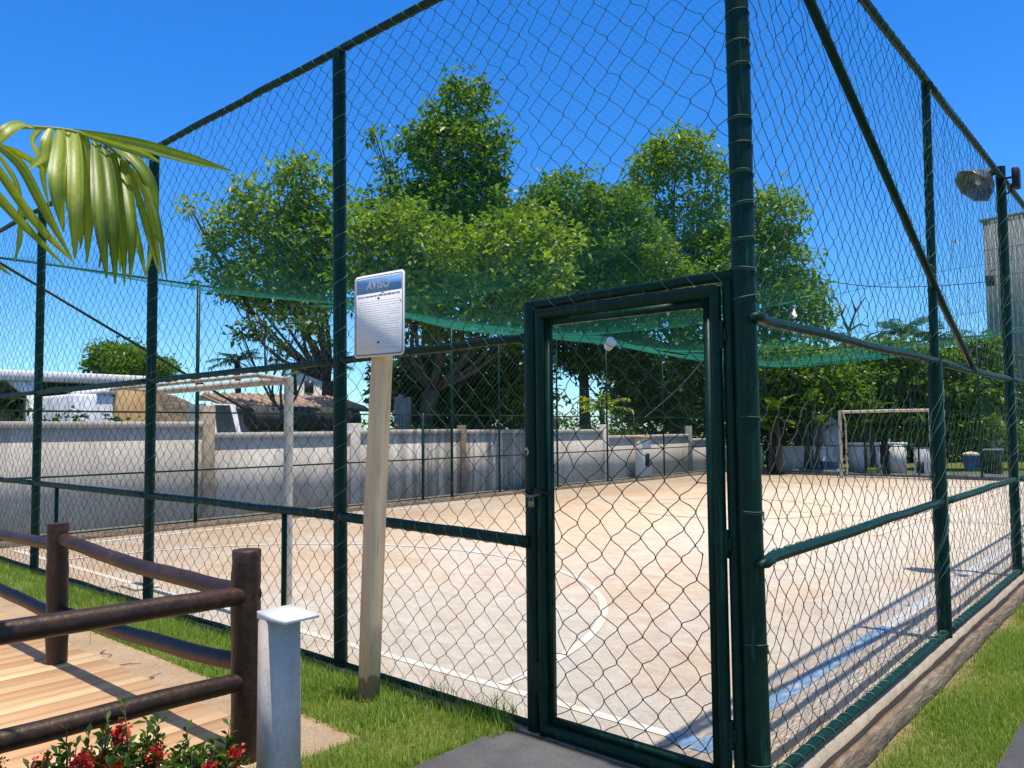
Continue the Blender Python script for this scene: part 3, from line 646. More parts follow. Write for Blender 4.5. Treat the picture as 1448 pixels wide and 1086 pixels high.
shred(atx(1120, 443, -.03), .014, 'white scrap caught in the right netting beside the corner post')

# ------------------------------------------------------------------ notice sign
sg = thing('notice_sign', (-2.22, -.27, 0), 'white notice board with blue AVISO header nailed on a leaning wooden post', 'sign')
pts = np.array([(-2.225, -.27, -.08), (-2.195, -.275, .45), (-2.15, -.28, 1.2), (-2.093, -.285, 1.95), (-2.06, -.29, 2.38)])
m = MB(); V = []; rz = R(6)
for i, p in enumerate(pts):
    sx = (.044, .047, .048, .043, .04)[i]; sy = (.042, .044, .044, .04, .04)[i]
    cut = (.96, .98, 1, .8, .6)[i]
    for (a, b) in ((-1, -1), (cut * .3, -1.0), (1, -cut * .9), (1, 1), (-1, 1)):
        xx, yy_ = a * sx + rng.normal(0, .002), b * sy + rng.normal(0, .002); V.append(p + (xx * math.cos(rz) - yy_ * math.sin(rz), xx * math.sin(rz) + yy_ * math.cos(rz), 0))
Fc = [(4, 3, 2, 1, 0), tuple(range(20, 25))]
for i in range(4):
    for k in range(5): Fc.append((i * 5 + k, i * 5 + (k + 1) % 5, i * 5 + 5 + (k + 1) % 5, i * 5 + 5 + k))
m.add(V, Fc); m.build('post', TIMBER, sg)
BY = -.375
c00, c11 = aty(503, 508, BY), aty(571, 378, BY); bx0, bx1 = c00[0], c11[0]; bz0, bz1 = c00[2] + .0, c11[2] - .005
BX, BZ = (bx0 + bx1) / 2, (bz0 + bz1) / 2; bw, bh = bx1 - bx0, bz1 - bz0
TILT = R(0.6); TURN = R(2)
ROTB = Matrix.Rotation(TURN, 3, 'Z') @ Matrix.Rotation(TILT, 3, 'Y')
def sgp(x, z, d=0): v = ROTB @ Vector((x, -d, z)); return (BX + v.x, BY + v.y, BZ + v.z)
def rrect(w_, h_, r_, n=6):
    P = []
    for cx, cz, a0 in ((w_ / 2 - r_, h_ / 2 - r_, 0), (-w_ / 2 + r_, h_ / 2 - r_, 90), (-w_ / 2 + r_, -h_ / 2 + r_, 180), (w_ / 2 - r_, -h_ / 2 + r_, 270)):
        for k in range(n): a = R(a0 + 90 * k / (n - 1)); P.append((cx + r_ * math.cos(a), cz + r_ * math.sin(a)))
    return P
def plate(P, d0, d1, name, mat, par):
    n = len(P); m = MB(); m.add([sgp(x, z, d1) for x, z in P] + [sgp(x, z, d0) for x, z in P], [tuple(range(n)), tuple(range(2 * n - 1, n - 1, -1))] + [(i, n + i, n + (i + 1) % n, (i + 1) % n) for i in range(n)])
    return m.build(name, mat, par)
SIGNW = rough_mat('sign_white', [(.3, (.74, .72, .72)), (.7, (.82, .80, .80))], 6, rough=.65, bmp=0)
NAVY = rough_mat('sign_navy', [(.3, (.030, .045, .11)), (.7, (.04, .06, .15))], 6, rough=.4, bmp=0)
SKYB = rough_mat('sign_blue', [(.3, (.17, .36, .66)), (.7, (.20, .40, .70))], 6, rough=.4, bmp=0)
INK = rough_mat('sign_ink', [(.3, (.42, .43, .48)), (.7, (.56, .57, .61))], 90, rough=.6, bmp=0)
brd = plate(rrect(bw, bh, .028), 0, .003, 'board', SIGNW, sg)
pb = .012
P0 = rrect(bw - 2 * pb, bh - 2 * pb, .020); P1 = rrect(bw - 2 * pb - .010, bh - 2 * pb - .010, .016); n = len(P0)
m = MB(); m.add([sgp(x, z, .0045) for x, z in P0] + [sgp(x, z, .0045) for x, z in P1], [(i, (i + 1) % n, n + (i + 1) % n, n + i) for i in range(n)]); m.build('border_line', NAVY, brd)
iw_, ih_ = bw - 2 * pb - .018, bh - 2 * pb - .018
hb = ih_ * .20
plate([(-iw_ / 2, ih_ / 2 - hb), (iw_ / 2, ih_ / 2 - hb), (iw_ / 2, ih_ / 2 - .006), (iw_ / 2 - .006, ih_ / 2), (-iw_ / 2 + .006, ih_ / 2), (-iw_ / 2, ih_ / 2 - .006)], .0035, .0052, 'header_band', SKYB, brd)
fc = bpy.data.curves.new('header_curve', 'FONT'); fc.body = 'AVISO'; fc.size = hb * .74; fc.align_x = 'CENTER'; fc.align_y = 'CENTER'; fc.extrude = .0005; fc.offset = .0022; fc.space_character = 1.08
fo = bpy.data.objects.new('header_curve', fc); link(fo, brd); fc.materials.append(WHITE)
p = sgp(-.004, ih_ / 2 - hb * .5, .0062); fo.location = tuple(np.array(p) - OFF[brd.name]); fo.rotation_euler = (ROTB.to_4x4() @ Matrix.Rotation(R(90), 4, 'X')).to_euler()
bpy.context.view_layer.update(); me = bpy.data.meshes.new_from_object(fo.evaluated_get(bpy.context.evaluated_depsgraph_get()))
fm = bpy.data.objects.new('header_text', me); fm.location = fo.location; fm.rotation_euler = fo.rotation_euler; bpy.data.objects.remove(fo); link(fm, brd); fm.name = 'header_text'
if not me.materials: me.materials.append(WHITE)
m = MB()
def words(m, z, h, x0, x1, wmin, wmax, gap):
    x = x0
    while x < x1 - wmin:
        w_ = min(random.uniform(wmin, wmax), x1 - x); hh = h * random.uniform(.75, 1.05)
        m.add([sgp(x, z, .0042), sgp(x + w_, z, .0042), sgp(x + w_, z + hh, .0042), sgp(x, z + hh, .0042)], [(0, 1, 2, 3)]); x += w_ + gap
z = ih_ / 2 - hb - .024
words(m, z, .012, -iw_ / 2 + .01, iw_ / 2 - .012, .010, .034, .0045)
z -= .026; k = 0
while z > -ih_ / 2 + .012:
    words(m, z, .0026, -iw_ / 2 + (.022 if k % 4 == 0 else .012), iw_ / 2 - (.014 if k % 4 != 3 else random.uniform(.05, .2)), .006, .03, .003); z -= .0135; k += 1
tag(m.build('small_print', INK, brd), kind='stuff')
for zf in (.19, -.31):
    p = np.array(sgp(.0, bh * zf * 1.05, .004)); MB().tube([p + (0, .002, 0), p + (0, -.004, 0)], [.007, .006], 10).build('nail', BLACK, brd, angle=40)
m = MB(); m.add([sgp(*p_, .0046) for p_ in ((bw * .40, bh * .16), (bw * .43, bh * .15), (bw * .46, bh * .11), (bw * .45, bh * .112))], [(0, 3, 2, 1)]); m.add([sgp(*p_, .0066) for p_ in ((.02, bh * .265), (.045, bh * .27), (.05, bh * .262), (.03, bh * .255))], [(0, 3, 2, 1)]); m.build('scratch', NAVY, brd)

# ------------------------------------------------------------------ log railing
lr = thing('log_railing', (-2.0, -1.18, 0), 'dark brown log railing round the corner of the wooden deck', 'railing')
def log(a, b, r_, name, n=18, j=.004, bend=(0, 0, 0)):
    a = np.array(a, float); b = np.array(b, float); t = np.linspace(0, 1, n); P = a + (b - a) * t[:, None] + np.array(bend) * np.sin(t * math.pi)[:, None]
    jit = rng.normal(0, j, (n, 3)); jit = (jit + np.roll(jit, 1, 0) + np.roll(jit, -1, 0)) / 3
    rr = r_ * (1 + rng.normal(0, .02, n)); rr[0] *= (.93 if name == 'post' else .86); rr[-1] *= (.97 if name == 'post' else .86)
    P = np.concatenate([[P[0]], P, [P[-1]]]); jit = np.concatenate([[jit[0]], jit, [jit[-1]]]); rr = np.concatenate([[rr[0] * .6], rr, [rr[-1] * .6]])
    e_ = .005 if name == 'post' else .02; P[1] += (P[2] - P[1]) * .02; P[-2] -= (P[-2] - P[-3]) * .02; P[-1] = P[-2] + (P[-2] - P[-3]) * .06; rr[-1] = rr[-2] * (.93 if name == 'post' else .6)
    return MB().tube(P + jit, rr, 16).build(name, LOG, lr, angle=50)
log((-2.0, -1.18, -.1), (-2.0, -1.18, .985), .068, 'post', j=.002)
log((-4.31, -1.2, -.1), (-4.345, -1.2, .945), .066, 'post', j=.002)
log((-6.7, -1.22, -.1), (-6.7, -1.22, .95), .066, 'post', j=.002)
log((-2.0, -3.7, -.1), (-2.0, -3.7, .95), .066, 'post', j=.002)
log((-2.03, -1.16, .775), (-4.34, -1.19, .845), .043, 'rail', bend=(0, 0, -.025))
log((-2.03, -1.16, .435), (-4.33, -1.19, .365), .042, 'rail', bend=(0, 0, -.01))
log((-4.30, -1.2, .80), (-6.7, -1.22, .76), .040, 'rail')
log((-4.30, -1.2, .335), (-6.7, -1.22, .40), .042, 'rail')
log((-1.985, -1.13, .78), (-2.0, -3.75, .86), .045, 'rail', bend=(0, 0, -.01))
log((-1.985, -1.13, .385), (-2.0, -3.75, .42), .044, 'rail')

# ------------------------------------------------------------------ white garden bollard
BOLL = rough_mat('weathered_white', [(.25, (.42, .36, .30)), (.5, (.53, .465, .395)), (.8, (.60, .535, .46))], 9, rough=.5, bmp=.1, fine=(60, .12))
bo = thing('bollard_light', (-1.5, -1.32, 0), 'white folded metal garden bollard with a flat overhanging cap', 'bollard')
m = MB()
x0, y0, y1 = -1.532, -1.40, -1.245
m.add([(x0 - .005, y0, -.05), (x0 + .135, y0 + .01, -.05), (x0 + .085, y1, -.05), (x0 - .005, y1, -.05), (x0, y0, .775), (x0 + .072, y0, .775), (x0 + .072, y1, .775), (x0, y1, .775)],
      [(3, 2, 1, 0), (4, 5, 6, 7), (0, 1, 5, 4), (1, 2, 6), (1, 6, 5), (2, 3, 7, 6), (3, 0, 4, 7)])
m.build('column', BOLL, bo)
m = MB(); m.add([(x0 - .003, y0 - .004, .777), (x0 + .20, y0 - .004, .781), (x0 + .20, y1 + .004, .781), (x0 - .003, y1 + .004, .777), (x0 - .003, y0 - .004, .807), (x0 + .203, y0 - .004, .795), (x0 + .203, y1 + .004, .795), (x0 - .003, y1 + .004, .807)],
      [(3, 2, 1, 0), (4, 5, 6, 7), (0, 1, 5, 4), (1, 2, 6, 5), (2, 3, 7, 6), (3, 0, 4, 7)]); m.build('cap', WHITE, bo)

for k, (px, py, lab) in enumerate(((150, 925, 'bent dry twig on the sandy border nearest the second log post'), (178, 940, 'dry twig lying in the middle of the sandy border'), (212, 960, 'small curled dry twig on the sandy border beside the deck'))):
    c = atz(px, py, .018); a = 1.1 * k; P = smooth_poly([c + np.array((.10 * math.cos(a) * t, .10 * math.sin(a) * t, .002)) + np.array((0, .03 * math.sin(t * 5 + k), 0)) for t in np.linspace(-1, 1, 5)], 14)
    tag(MB().tube(P, np.linspace(.0035, .0015, 14), 5).build('twig', BARK, base=c, smooth=True), lab, 'twig')
# ------------------------------------------------------------------ goals
def goal(x0, x1, y, h, r_, back, label):
    o = thing('goal', ((x0 + x1) / 2, y, 0), label, 'goal', 'white pipe goals')
    for x in (x0, x1): MB().tube([(x, y, 0), (x, y, h + r_ * .8)], r_, 12).build('goal_post', WHITE_OLD, o, angle=40)
    MB().tube(wavy((x0, y, h), (x1, y, h), 8, .006), r_ * .9, 12).build('crossbar', WHITE_OLD, o, angle=40)
    for x in (x0, x1):
        if back < 0: MB().tube([(x, y, h + .01), (x, y + back, h + .03)], r_ * .5, 8).build('stay', WHITE_OLD, o, smooth=True)
        else: MB().tube([(x, y, h + .01), (x, y + back * .55, h + .005), (x, y + back, h - .3), (x, y + back, .03)], r_ * .5, 8).build('stay', WHITE_OLD, o, smooth=True)
    if back < 0: MB().tube([(x0 - .3, y + back, h + .025), (x1 + .03, y + back, h + .03)], r_ * .45, 8).build('back_bar', WHITE_OLD, o, smooth=True)
    else: MB().tube([(x0, y + back, .03), (x1, y + back, .03)], r_ * .5, 8).build('ground_bar', WHITE_OLD, o, smooth=True)
    return o
g1 = goal(-6.5, -4.06, .38, 1.955, .037, -.28, 'old white pipe goal just behind the front netting')
m = MB(); m.box((-6.58, .33, .018), (.36, .24, .025), bev=.006); m.box((-6.45, .36, .05), (.07, .07, .04)); m.build('foot_plate', WHITE_OLD, g1)
goal(-6.55, -4.1, 20.9, 1.97, .05, .5, 'white pipe goal at the far end of the court')

# ------------------------------------------------------------------ floodlights on the right fence
fl = thing('floodlight', atx(1413, 250, 0), 'wide dish floodlight tilted down on the second right fence post', 'floodlight')
c = np.array((-.17, 6.20, 4.12)); ax = np.array((-.50, -.62, -.60)); ax /= np.linalg.norm(ax); up_ = np.cross(ax, (0, 1, .1)); up_ /= np.linalg.norm(up_); sd_ = np.cross(up_, ax)
REFL = rough_mat('dull_reflector', [(.3, (.08, .085, .09)), (.7, (.20, .205, .21))], 12, (1, 1, 1), .38, .1, metal=.6)
m = MB(); V = []; prof = ((-.10, .06), (-.07, .11), (.0, .175), (.09, .22), (.10, .222), (.085, .205), (.0, .155), (-.06, .08))
ns = 8
for d, r_ in prof:
    for k in range(ns): a = 2 * math.pi * (k + .5) / ns; V.append(c + ax * d + up_ * r_ * math.cos(a) * 1.0 + sd_ * r_ * math.sin(a) * .82)
np_ = len(prof); Fc = [(i * ns + k, i * ns + (k + 1) % ns, (i + 1) * ns + (k + 1) % ns, (i + 1) * ns + k) for i in range(np_ - 1) for k in range(ns)] + [tuple(range(ns - 1, -1, -1)), tuple(range((np_ - 1) * ns, np_ * ns))]
m.add(V, Fc); m.build('reflector', REFL, fl)
MB().tube([c - ax * .05, c + ax * .02, c + ax * .05], [.028, .034, .012], 10).build('bulb', WHITE, fl, smooth=True)
MB().tube([(0, 6.3, 4.18), c - ax * .16, c - ax * .09], .018, 8).build('bracket', GREEN, fl, smooth=True)
MB().tube([c - ax * .16, c - ax * .08], [.05, .06], 10).build('housing', BLACK, fl, angle=40)
bl = thing('spotlight_box', (.2, 6.4, 4.15), 'black box spotlight on the outer side of the second right fence post', 'floodlight')
pc = atx(1437, 252, .18)
MB().box(pc, (.06, .16, .20), bev=.01).build('housing', BLACK, bl); MB().tube([(0, 6.36, 4.14), pc + (-.04, 0, .02)], .012, 8).build('bracket', BLACK, bl, smooth=True); MB().tube([pc + (-.03, -.05, -.06), pc + (-.04, -.06, -.13), pc + (-.08, 0, -.14)], .012, 8).build('yoke', BLACK, bl, smooth=True)

# ------------------------------------------------------------------ boundary wall
bw_ = thing('boundary_wall', (-12.1, 8, 0), 'long pale grey rendered wall with stepped coping beyond the far netting', 'wall')
XW = -12.0
segs = [(-9, 3.85, 1.73), (3.85, 7.1, 1.53), (7.1, 10.4, 1.56), (10.4, 13.2, 1.54), (13.2, 16.5, 1.52), (16.5, 21.7, 1.32), (21.7, 24.0, 1.15)]
for a, b, h in segs:
    MB().span((XW - .15, a + .004, -.2), (XW, b - .004, h - .10)).build('panel', WALL, bw_)
    MB().span((XW - .19, a + .02, h - .098), (XW + .035, b - .02, h), bev=.008).build('coping', WALL, bw_)
for y, h, wd, pm in ((3.88, 2.02, .22, KERB), (7.15, 1.7, .24, WALL), (10.4, 1.65, .16, SLEEPER), (16.5, 1.66, .24, WALL), (21.75, 1.6, .22, FENCE_GREY)):
    MB().span((XW - .12, y - wd / 2, -.2), (XW + .05, y + wd / 2, h), bev=.01).build('pilaster', pm, bw_)
ew = thing('boundary_wall', (-9, 23.4, 0), 'low white rendered wall beyond the far right corner of the court', 'wall')
for a, b, h in ((-11.9, -10.1, .98), (-9.7, -7.9, .9)):
    MB().span((a, 23.4, -.2), (b, 23.55, h - .08)).build('panel', PLASTER, ew); MB().span((a - .03, 23.36, h - .078), (b + .03, 23.59, h)).build('coping', PLASTER, ew)
tap = thing('drinking_fountain', (-11.6, 18, 0), 'narrow white drinking fountain with a dark niche by the far netting', 'fountain')
MB().span((-11.75, 17.75, 0), (-11.45, 18.25, 1.22), bev=.02).build('column', PLASTER, tap); MB().span((-11.8, 17.7, 1.222), (-11.40, 18.3, 1.30), bev=.01).build('top', TARP_O, tap)
MB().span((-11.46, 17.87, .35), (-11.443, 18.13, .75)).build('niche', BLACK, tap); MB().tube([(-11.5, 18, 1.3), (-11.5, 18, 1.5)], .03, 8).build('tap', BLACK, tap, smooth=True)

# ------------------------------------------------------------------ foliage tools
def leaves(C, Nrm, L, Wd, tone=None, seed=0, fold=.18):
    """folded rhombic leaves: centres C (n,3), preferred direction Nrm (n,3), lengths L, width factor"""
    g = np.random.default_rng(seed); n = len(C)
    d = Nrm + g.normal(0, .55, (n, 3)); d /= np.linalg.norm(d, axis=1)[:, None] + 1e-9
    up = g.normal(0, .6, (n, 3)) + np.array((0, 0, .9)); s = np.cross(d, up); s /= np.linalg.norm(s, axis=1)[:, None] + 1e-9; nn = np.cross(s, d)
    L = L * g.uniform(.45, 1.08, n); L = L[:, None]; Wv = Wd * L
    a = C; tip = C + d * L - np.array((0, 0, .18)) * L; mid = C + d * L * .55
    l = mid + s * Wv + nn * fold * Wv; r_ = mid - s * Wv + nn * fold * Wv
    V = np.stack([a, l, tip, r_], 1).reshape(-1, 3); b = np.arange(n)[:, None] * 4
    F_ = np.concatenate([np.stack([b + 0, b + 2, b + 1], -1).reshape(-1, 3), np.stack([b + 0, b + 3, b + 2], -1).reshape(-1, 3)])
    rv = g.beta(2, 2.6, n); rv = np.clip(rv if tone is None else .55 * rv + .45 * tone + .02, 0, 1); return V, F_, np.concatenate([rv, rv])
def crown(blobs, leaf, wd, per, dens, seed, shell=.55):
    """blobs: (centre, (rx, ry, rz)); clusters of leaves through each blob"""
    g = np.random.default_rng(seed); CC, NN, TT = [], [], []
    for (c, r3, k) in blobs:
        bt_ = g.normal(0, .10)
        c = np.array(c); r3 = np.array(r3)
        nclu = max(5, int(dens * k * (r3[0] * r3[1] * r3[2]) ** (2 / 3) * 86))
        u = g.normal(0, 1, (nclu, 3)); u /= np.linalg.norm(u, axis=1)[:, None]
        rad = g.uniform(0, 1, nclu) ** (1 / 3) * (1 - shell) + shell * g.uniform(.6, 1.12, nclu)
        lump = 1 + .22 * np.sin(u[:, 0] * 5 + c[0]) * np.sin(u[:, 1] * 4 + c[1]) + .16 * np.sin(u[:, 2] * 7 + c[2])
        P = c + u * (rad * lump)[:, None] * r3
        m_ = g.poisson(per, nclu) + 2
        idx = np.repeat(np.arange(nclu), m_)
        dd = g.normal(0, 1, (len(idx), 3)); dd[:, 2] = dd[:, 2] * .55 + .15; dd /= np.linalg.norm(dd, axis=1)[:, None]
        CC.append(P[idx] + dd * leaf * g.uniform(.1, .9, len(idx))[:, None] + g.normal(0, leaf * .35, (len(idx), 3))); NN.append(dd + u[idx] * .3); TT.append((.46 + bt_ + g.normal(0, .30, nclu))[idx])
    return leaves(np.concatenate(CC), np.concatenate(NN), leaf, wd, np.clip(np.concatenate(TT), 0, 1), seed=seed)
def curve(a, b, bend, n=7):
    a = np.array(a, float); b = np.array(b, float); t = np.linspace(0, 1, n)[:, None]; return a + (b - a) * t + np.array(bend) * np.sin(t * math.pi)
def tree(name, label, px, D, blobs, leaf, mat, trunk_r, fork_z, dens=1.0, wd=.24, per=9, seed=1, group=None, depth=.8, trunk_px=None, cat='tree'):
    base = at(px, 620, D); base[2] = -.05
    o = thing(name, base, label, cat, group); g = np.random.default_rng(seed + 100)
    B = []
    for b in blobs:
        bx, by, rx, ry = b[:4]; dd = b[4] if len(b) > 4 else 0; k = b[5] if len(b) > 5 else 1
        c = at(bx, by, D + dd); s = (D + dd) / F_PX
        B.append((c, (rx * s, rx * s * depth, ry * s), k))
    V, F_, rv = crown(B, leaf, wd, per, dens, seed); np_mesh('crown', V, [F_], mat, o, rnd=rv)
    m = MB(); fk = base + np.array((g.normal(0, .15), g.normal(0, .15), fork_z + .05))
    m.tube(curve(base, fk, (g.normal(0, .1), g.normal(0, .1), 0)), np.linspace(trunk_r * 1.25, trunk_r * .8, 7), 10)
    for (c, r3, k) in B:
        if c[2] < fk[2] + .2: continue
        bd = (g.normal(0, .3), g.normal(0, .3), -.12 * np.linalg.norm(c - fk)); P = curve(fk, c, bd)
        r0 = trunk_r * min(.6, .22 + .5 * max(r3) / 4); m.tube(P, np.linspace(r0, .02, 7), 7)
        for q in range(3):
            u = g.normal(0, 1, 3); u /= np.linalg.norm(u); s_ = P[4 + q % 2]; m.tube(curve(s_, c + u * np.array(r3) * .95, (0, 0, -.1), 5), np.linspace(r0 * .35, .012, 5), 5)
    m.build('trunk', BARK, o, smooth=True); return o

tree('almond_tree', 'broad light green tree with loose left sprays, left of the tall crown', 470, 23, [(330, 320, 42, 40), (395, 285, 55, 38), (440, 345, 55, 60), (300, 372, 28, 24, 0, .7), (365, 385, 55, 36), (268, 290, 16, 10, 0, .7), (425, 245, 38, 18), (470, 300, 40, 50), (430, 420, 45, 28), (335, 262, 28, 12, 0, .6), (300, 335, 18, 16, 0, .6), (340, 400, 40, 26), (400, 425, 55, 20), (455, 395, 40, 40), (410, 340, 60, 50)], .27, LEAF_B, .22, 3.0, 1.25, .24, seed=11)
tree('almond_tree', 'tallest leafy tree rising in a tower above the others', 608, 27, [(650, 150, 46, 42), (640, 215, 72, 52), (692, 232, 30, 48), (600, 195, 30, 28), (640, 285, 78, 46), (555, 225, 20, 26, 0, .5), (560, 300, 56, 46), (690, 290, 34, 40), (615, 330, 80, 46), (530, 190, 10, 8, 0, .6), (640, 340, 70, 50)], .30, LEAF_M, .30, 5.5, 1.2, .26, seed=12)
tree('almond_tree', 'wide spreading green tree with a dark forked trunk behind the sign', 600, 21, [(545, 340, 62, 50), (630, 365, 75, 50), (720, 345, 66, 50), (510, 400, 46, 40), (610, 415, 70, 36), (690, 425, 60, 34), (560, 440, 55, 26), (770, 410, 50, 46), (650, 455, 70, 22), (735, 455, 46, 26), (500, 330, 30, 36), (590, 390, 70, 50), (770, 350, 50, 50), (720, 390, 80, 44), (570, 320, 60, 34)], .26, LEAF_B, .24, 2.6, 1.3, .26, seed=13)
tree('mango_tree', 'rounded deep green tree behind the closed gate', 830, 30, [(800, 285, 62, 42), (860, 300, 48, 36), (760, 310, 46, 40), (830, 355, 76, 56), (900, 360, 60, 48), (780, 400, 60, 50), (850, 430, 70, 45), (740, 370, 40, 36), (900, 430, 50, 40), (800, 340, 70, 50), (860, 325, 70, 44), (960, 420, 60, 44), (745, 330, 50, 44)], .31, LEAF_M, .22, 3.6, 1.2, .24, seed=14)
tree('mango_tree', 'tall open tree with visible branches just left of the corner post', 960, 33, [(955, 215, 50, 28), (925, 242, 42, 30), (1000, 250, 32, 40), (905, 295, 42, 30, 0, .8), (970, 318, 50, 42, 0, .8), (1010, 340, 36, 56), (950, 385, 66, 46), (1000, 425, 50, 40), (900, 350, 40, 30), (1000, 380, 44, 50)], .31, LEAF_B, .36, 5.0, 1.1, .24, seed=15)
tree('mango_tree', 'bright green tree right of the corner post', 1100, 29, [(1100, 310, 44, 44), (1095, 375, 54, 52), (1145, 425, 28, 40), (1075, 288, 28, 24), (1105, 445, 56, 46), (1160, 455, 18, 24), (1065, 350, 40, 50), (1080, 420, 50, 50)], .28, LEAF_B, .28, 3.0, 1.25, .24, seed=16)
tree('small_tree', 'small dark tree hanging over the tile roofs left of the sign', 395, 19, [(375, 462, 30, 24), (345, 478, 12, 20, 0, .7), (425, 452, 36, 22), (398, 492, 20, 18, 0, .6), (452, 475, 22, 26, 0, .8)], .20, LEAF_D, .12, 1.9, 1.1, .3, seed=17)
tree('round_tree', 'far low dark green tree above the white carport roof', 190, 46, [(178, 505, 44, 18), (150, 498, 26, 12), (140, 515, 24, 10), (225, 522, 28, 14), (190, 522, 60, 14)], .34, LEAF_M, .3, 2.5, 1.5, .26, seed=18)
dk = [('dense dark shrub tree below the sign tree', 660, 22.5, [(640, 520, 50, 34), (700, 520, 55, 40), (660, 555, 46, 26), (735, 545, 40, 36), (600, 540, 30, 40), (560, 545, 34, 34), (640, 572, 50, 22), (700, 570, 50, 24), (590, 575, 30, 20), (745, 510, 30, 40)], 21),
      ('dense dark tree filling the upper half of the gate', 940, 30, [(800, 485, 40, 26), (870, 500, 62, 36), (940, 520, 62, 50), (1000, 520, 36, 56), (900, 555, 50, 28), (960, 570, 50, 26), (830, 512, 50, 16)], 22),
      ('dark leafy tree between the corner post and the banana plants', 1130, 27, [(1100, 520, 44, 34), (1160, 525, 44, 36), (1085, 560, 24, 30), (1190, 560, 40, 34), (1130, 560, 34, 26)], 23),
      ('dark leafy tree above the far white goal', 1255, 28, [(1230, 525, 44, 36), (1285, 535, 44, 46), (1255, 580, 50, 34), (1300, 590, 36, 34), (1215, 590, 30, 26), (1260, 500, 40, 20)], 24),
      ('dark leafy tree at the far right below the grey building', 1390, 27, [(1345, 545, 36, 44), (1385, 550, 28, 44), (1370, 600, 46, 26), (1430, 622, 40, 20), (1345, 505, 22, 18), (1385, 495, 26, 20), (1340, 600, 30, 34)], 25)]
for lab, px, D, bl_, sd2 in dk: tree('shrub_tree', lab, px, D, bl_, .27, LEAF_M if sd2 in (24, 25, 23) else LEAF_D, .14, 1.2, 1.7, .28, seed=sd2, group='dark trees behind the court')
Vw, Fw, rw, offw = [], [], [], 0
wb = [(at(px, py, D), (rx, rx, ry), 1.0) for px, py, D, rx, ry in [(570, 560, 34, 1.6, 1.7), (620, 535, 34, 2.0, 2.2), (680, 540, 34, 2.0, 2.0), (740, 555, 35, 1.8, 1.8), (900, 545, 40, 2.3, 2.4), (970, 535, 40, 2.6, 2.8), (1040, 540, 38, 2.4, 2.4), (650, 585, 34, 2.2, 1.2), (950, 590, 40, 3.0, 1.4)]]
wb += [(at(px, py, 34), (2.1, 1.8, 1.9), 1.0) for px in range(1070, 1500, 48) for py in (548, 605) if px < 1390 or py > 600]
V, F_, rv = crown(wb, .34, .30, 8, .55, 55)
tag(np_mesh('woods', V, [F_], LEAF_D, rnd=rv), 'dark wood closing the view behind the court', 'woods', kind='stuff')
# bare branches
bt = thing('bare_tree', (*at(1205, 620, 31)[:2], 0), 'leafless dark branches rising right of the corner post', 'tree')
m = MB(); p0 = at(1205, 620, 31); p0[2] = 0; pa = at(1200, 468, 31)
m.tube(curve(p0, pa, (.1, 0, 0)), np.linspace(.10, .06, 7), 7)
for pth in ([(1200, 468), (1190, 445), (1183, 420)], [(1200, 468), (1210, 440), (1220, 425), (1224, 420)], [(1190, 445), (1197, 430)], [(1210, 440), (1205, 425)], [(1200, 468), (1216, 458), (1228, 462)]):
    P = [at(x, y, 31 + .4 * i) for i, (x, y) in enumerate(pth)]; m.tube(P, np.linspace(.055, .02, len(P)), 5)
m.build('trunk', BARK, bt, smooth=True)

# palms (rosettes of feather leaves), banana plants
def feather(m_pts, V, F_, rv, root, dirv, L, droop, nl, lw, ll, g):
    t = np.linspace(0, 1, 9); P = np.array([root + dirv * L * a + np.array((0, 0, -droop * L * a * a)) for a in t]); m_pts.append(P)
    for a in np.linspace(.12, 1, nl):
        i = min(7, int(a * 8)); f = a * 8 - i; p = P[i] * (1 - f) + P[i + 1] * f; T = P[i + 1] - P[i]; T /= np.linalg.norm(T); S = np.cross(T, (0, 0, 1.)); S /= np.linalg.norm(S) + 1e-9
        for s in (-1, 1):
            d = T * .55 + S * s * .8 + np.array((0, 0, -.25 + g.normal(0, .2))); d /= np.linalg.norm(d); l = ll * (1 - .5 * abs(a - .45)) * g.uniform(.8, 1.1); wv = np.cross(d, np.cross(S, d)); wv = np.cross(d, S * .3 + np.array((0, 0, 1.))); wv /= np.linalg.norm(wv) + 1e-9
            n0 = len(V); V += [p, p + d * l * .5 + wv * lw, p + d * l + np.array((0, 0, -.12 * l)), p + d * l * .5 - wv * lw]; F_ += [(n0, n0 + 1, n0 + 2), (n0, n0 + 2, n0 + 3)]; r_ = g.random(); rv += [r_, r_]
def palm(label, px, py, D, L, nf, seed, mat=PALM2, stem_r=.10, name='palm_tree'):
    g = np.random.default_rng(seed); top = at(px, py, D); base = top.copy(); base[2] = 0
    o = thing(name, base, label, 'palm', 'palms behind the court'); V, F_, rv, pts = [], [], [], []
    for k in range(nf):
        a = k * 2.4 + g.normal(0, .2); el = g.uniform(.1, 1.0); d = np.array((math.cos(a) * math.cos(el), math.sin(a) * math.cos(el), math.sin(el))); feather(pts, V, F_, rv, top, d, L * g.uniform(.8, 1.1), .35, 16, .022 * L, .30 * L, g)
    np_mesh('fronds', np.array(V), [np.array(F_)], mat, o, rnd=rv)
    m = MB(); m.tube(curve(base, top, (.05, .05, 0)), np.linspace(stem_r * 1.2, stem_r * .8, 7), 8)
    for P in pts: m.tube(P, np.linspace(.018 * L, .004 * L, len(P)), 4)
    m.build('stem', BARK, o, smooth=True)
palm('small palm left of the sign, right of the near goal', 415, 520, 27, 1.1, 12, 31); palm('palm between the near goal post and the second front post', 458, 520, 26, 1.2, 13, 32)
palm('palm with drooping fronds above the near goal', 335, 512, 24, 1.0, 12, 33); palm('grey green palm top above the far netting, right', 1275, 470, 33, 1.6, 15, 34); palm('low palm top left of the diagonal brace', 1320, 480, 34, 1.6, 13, 35)
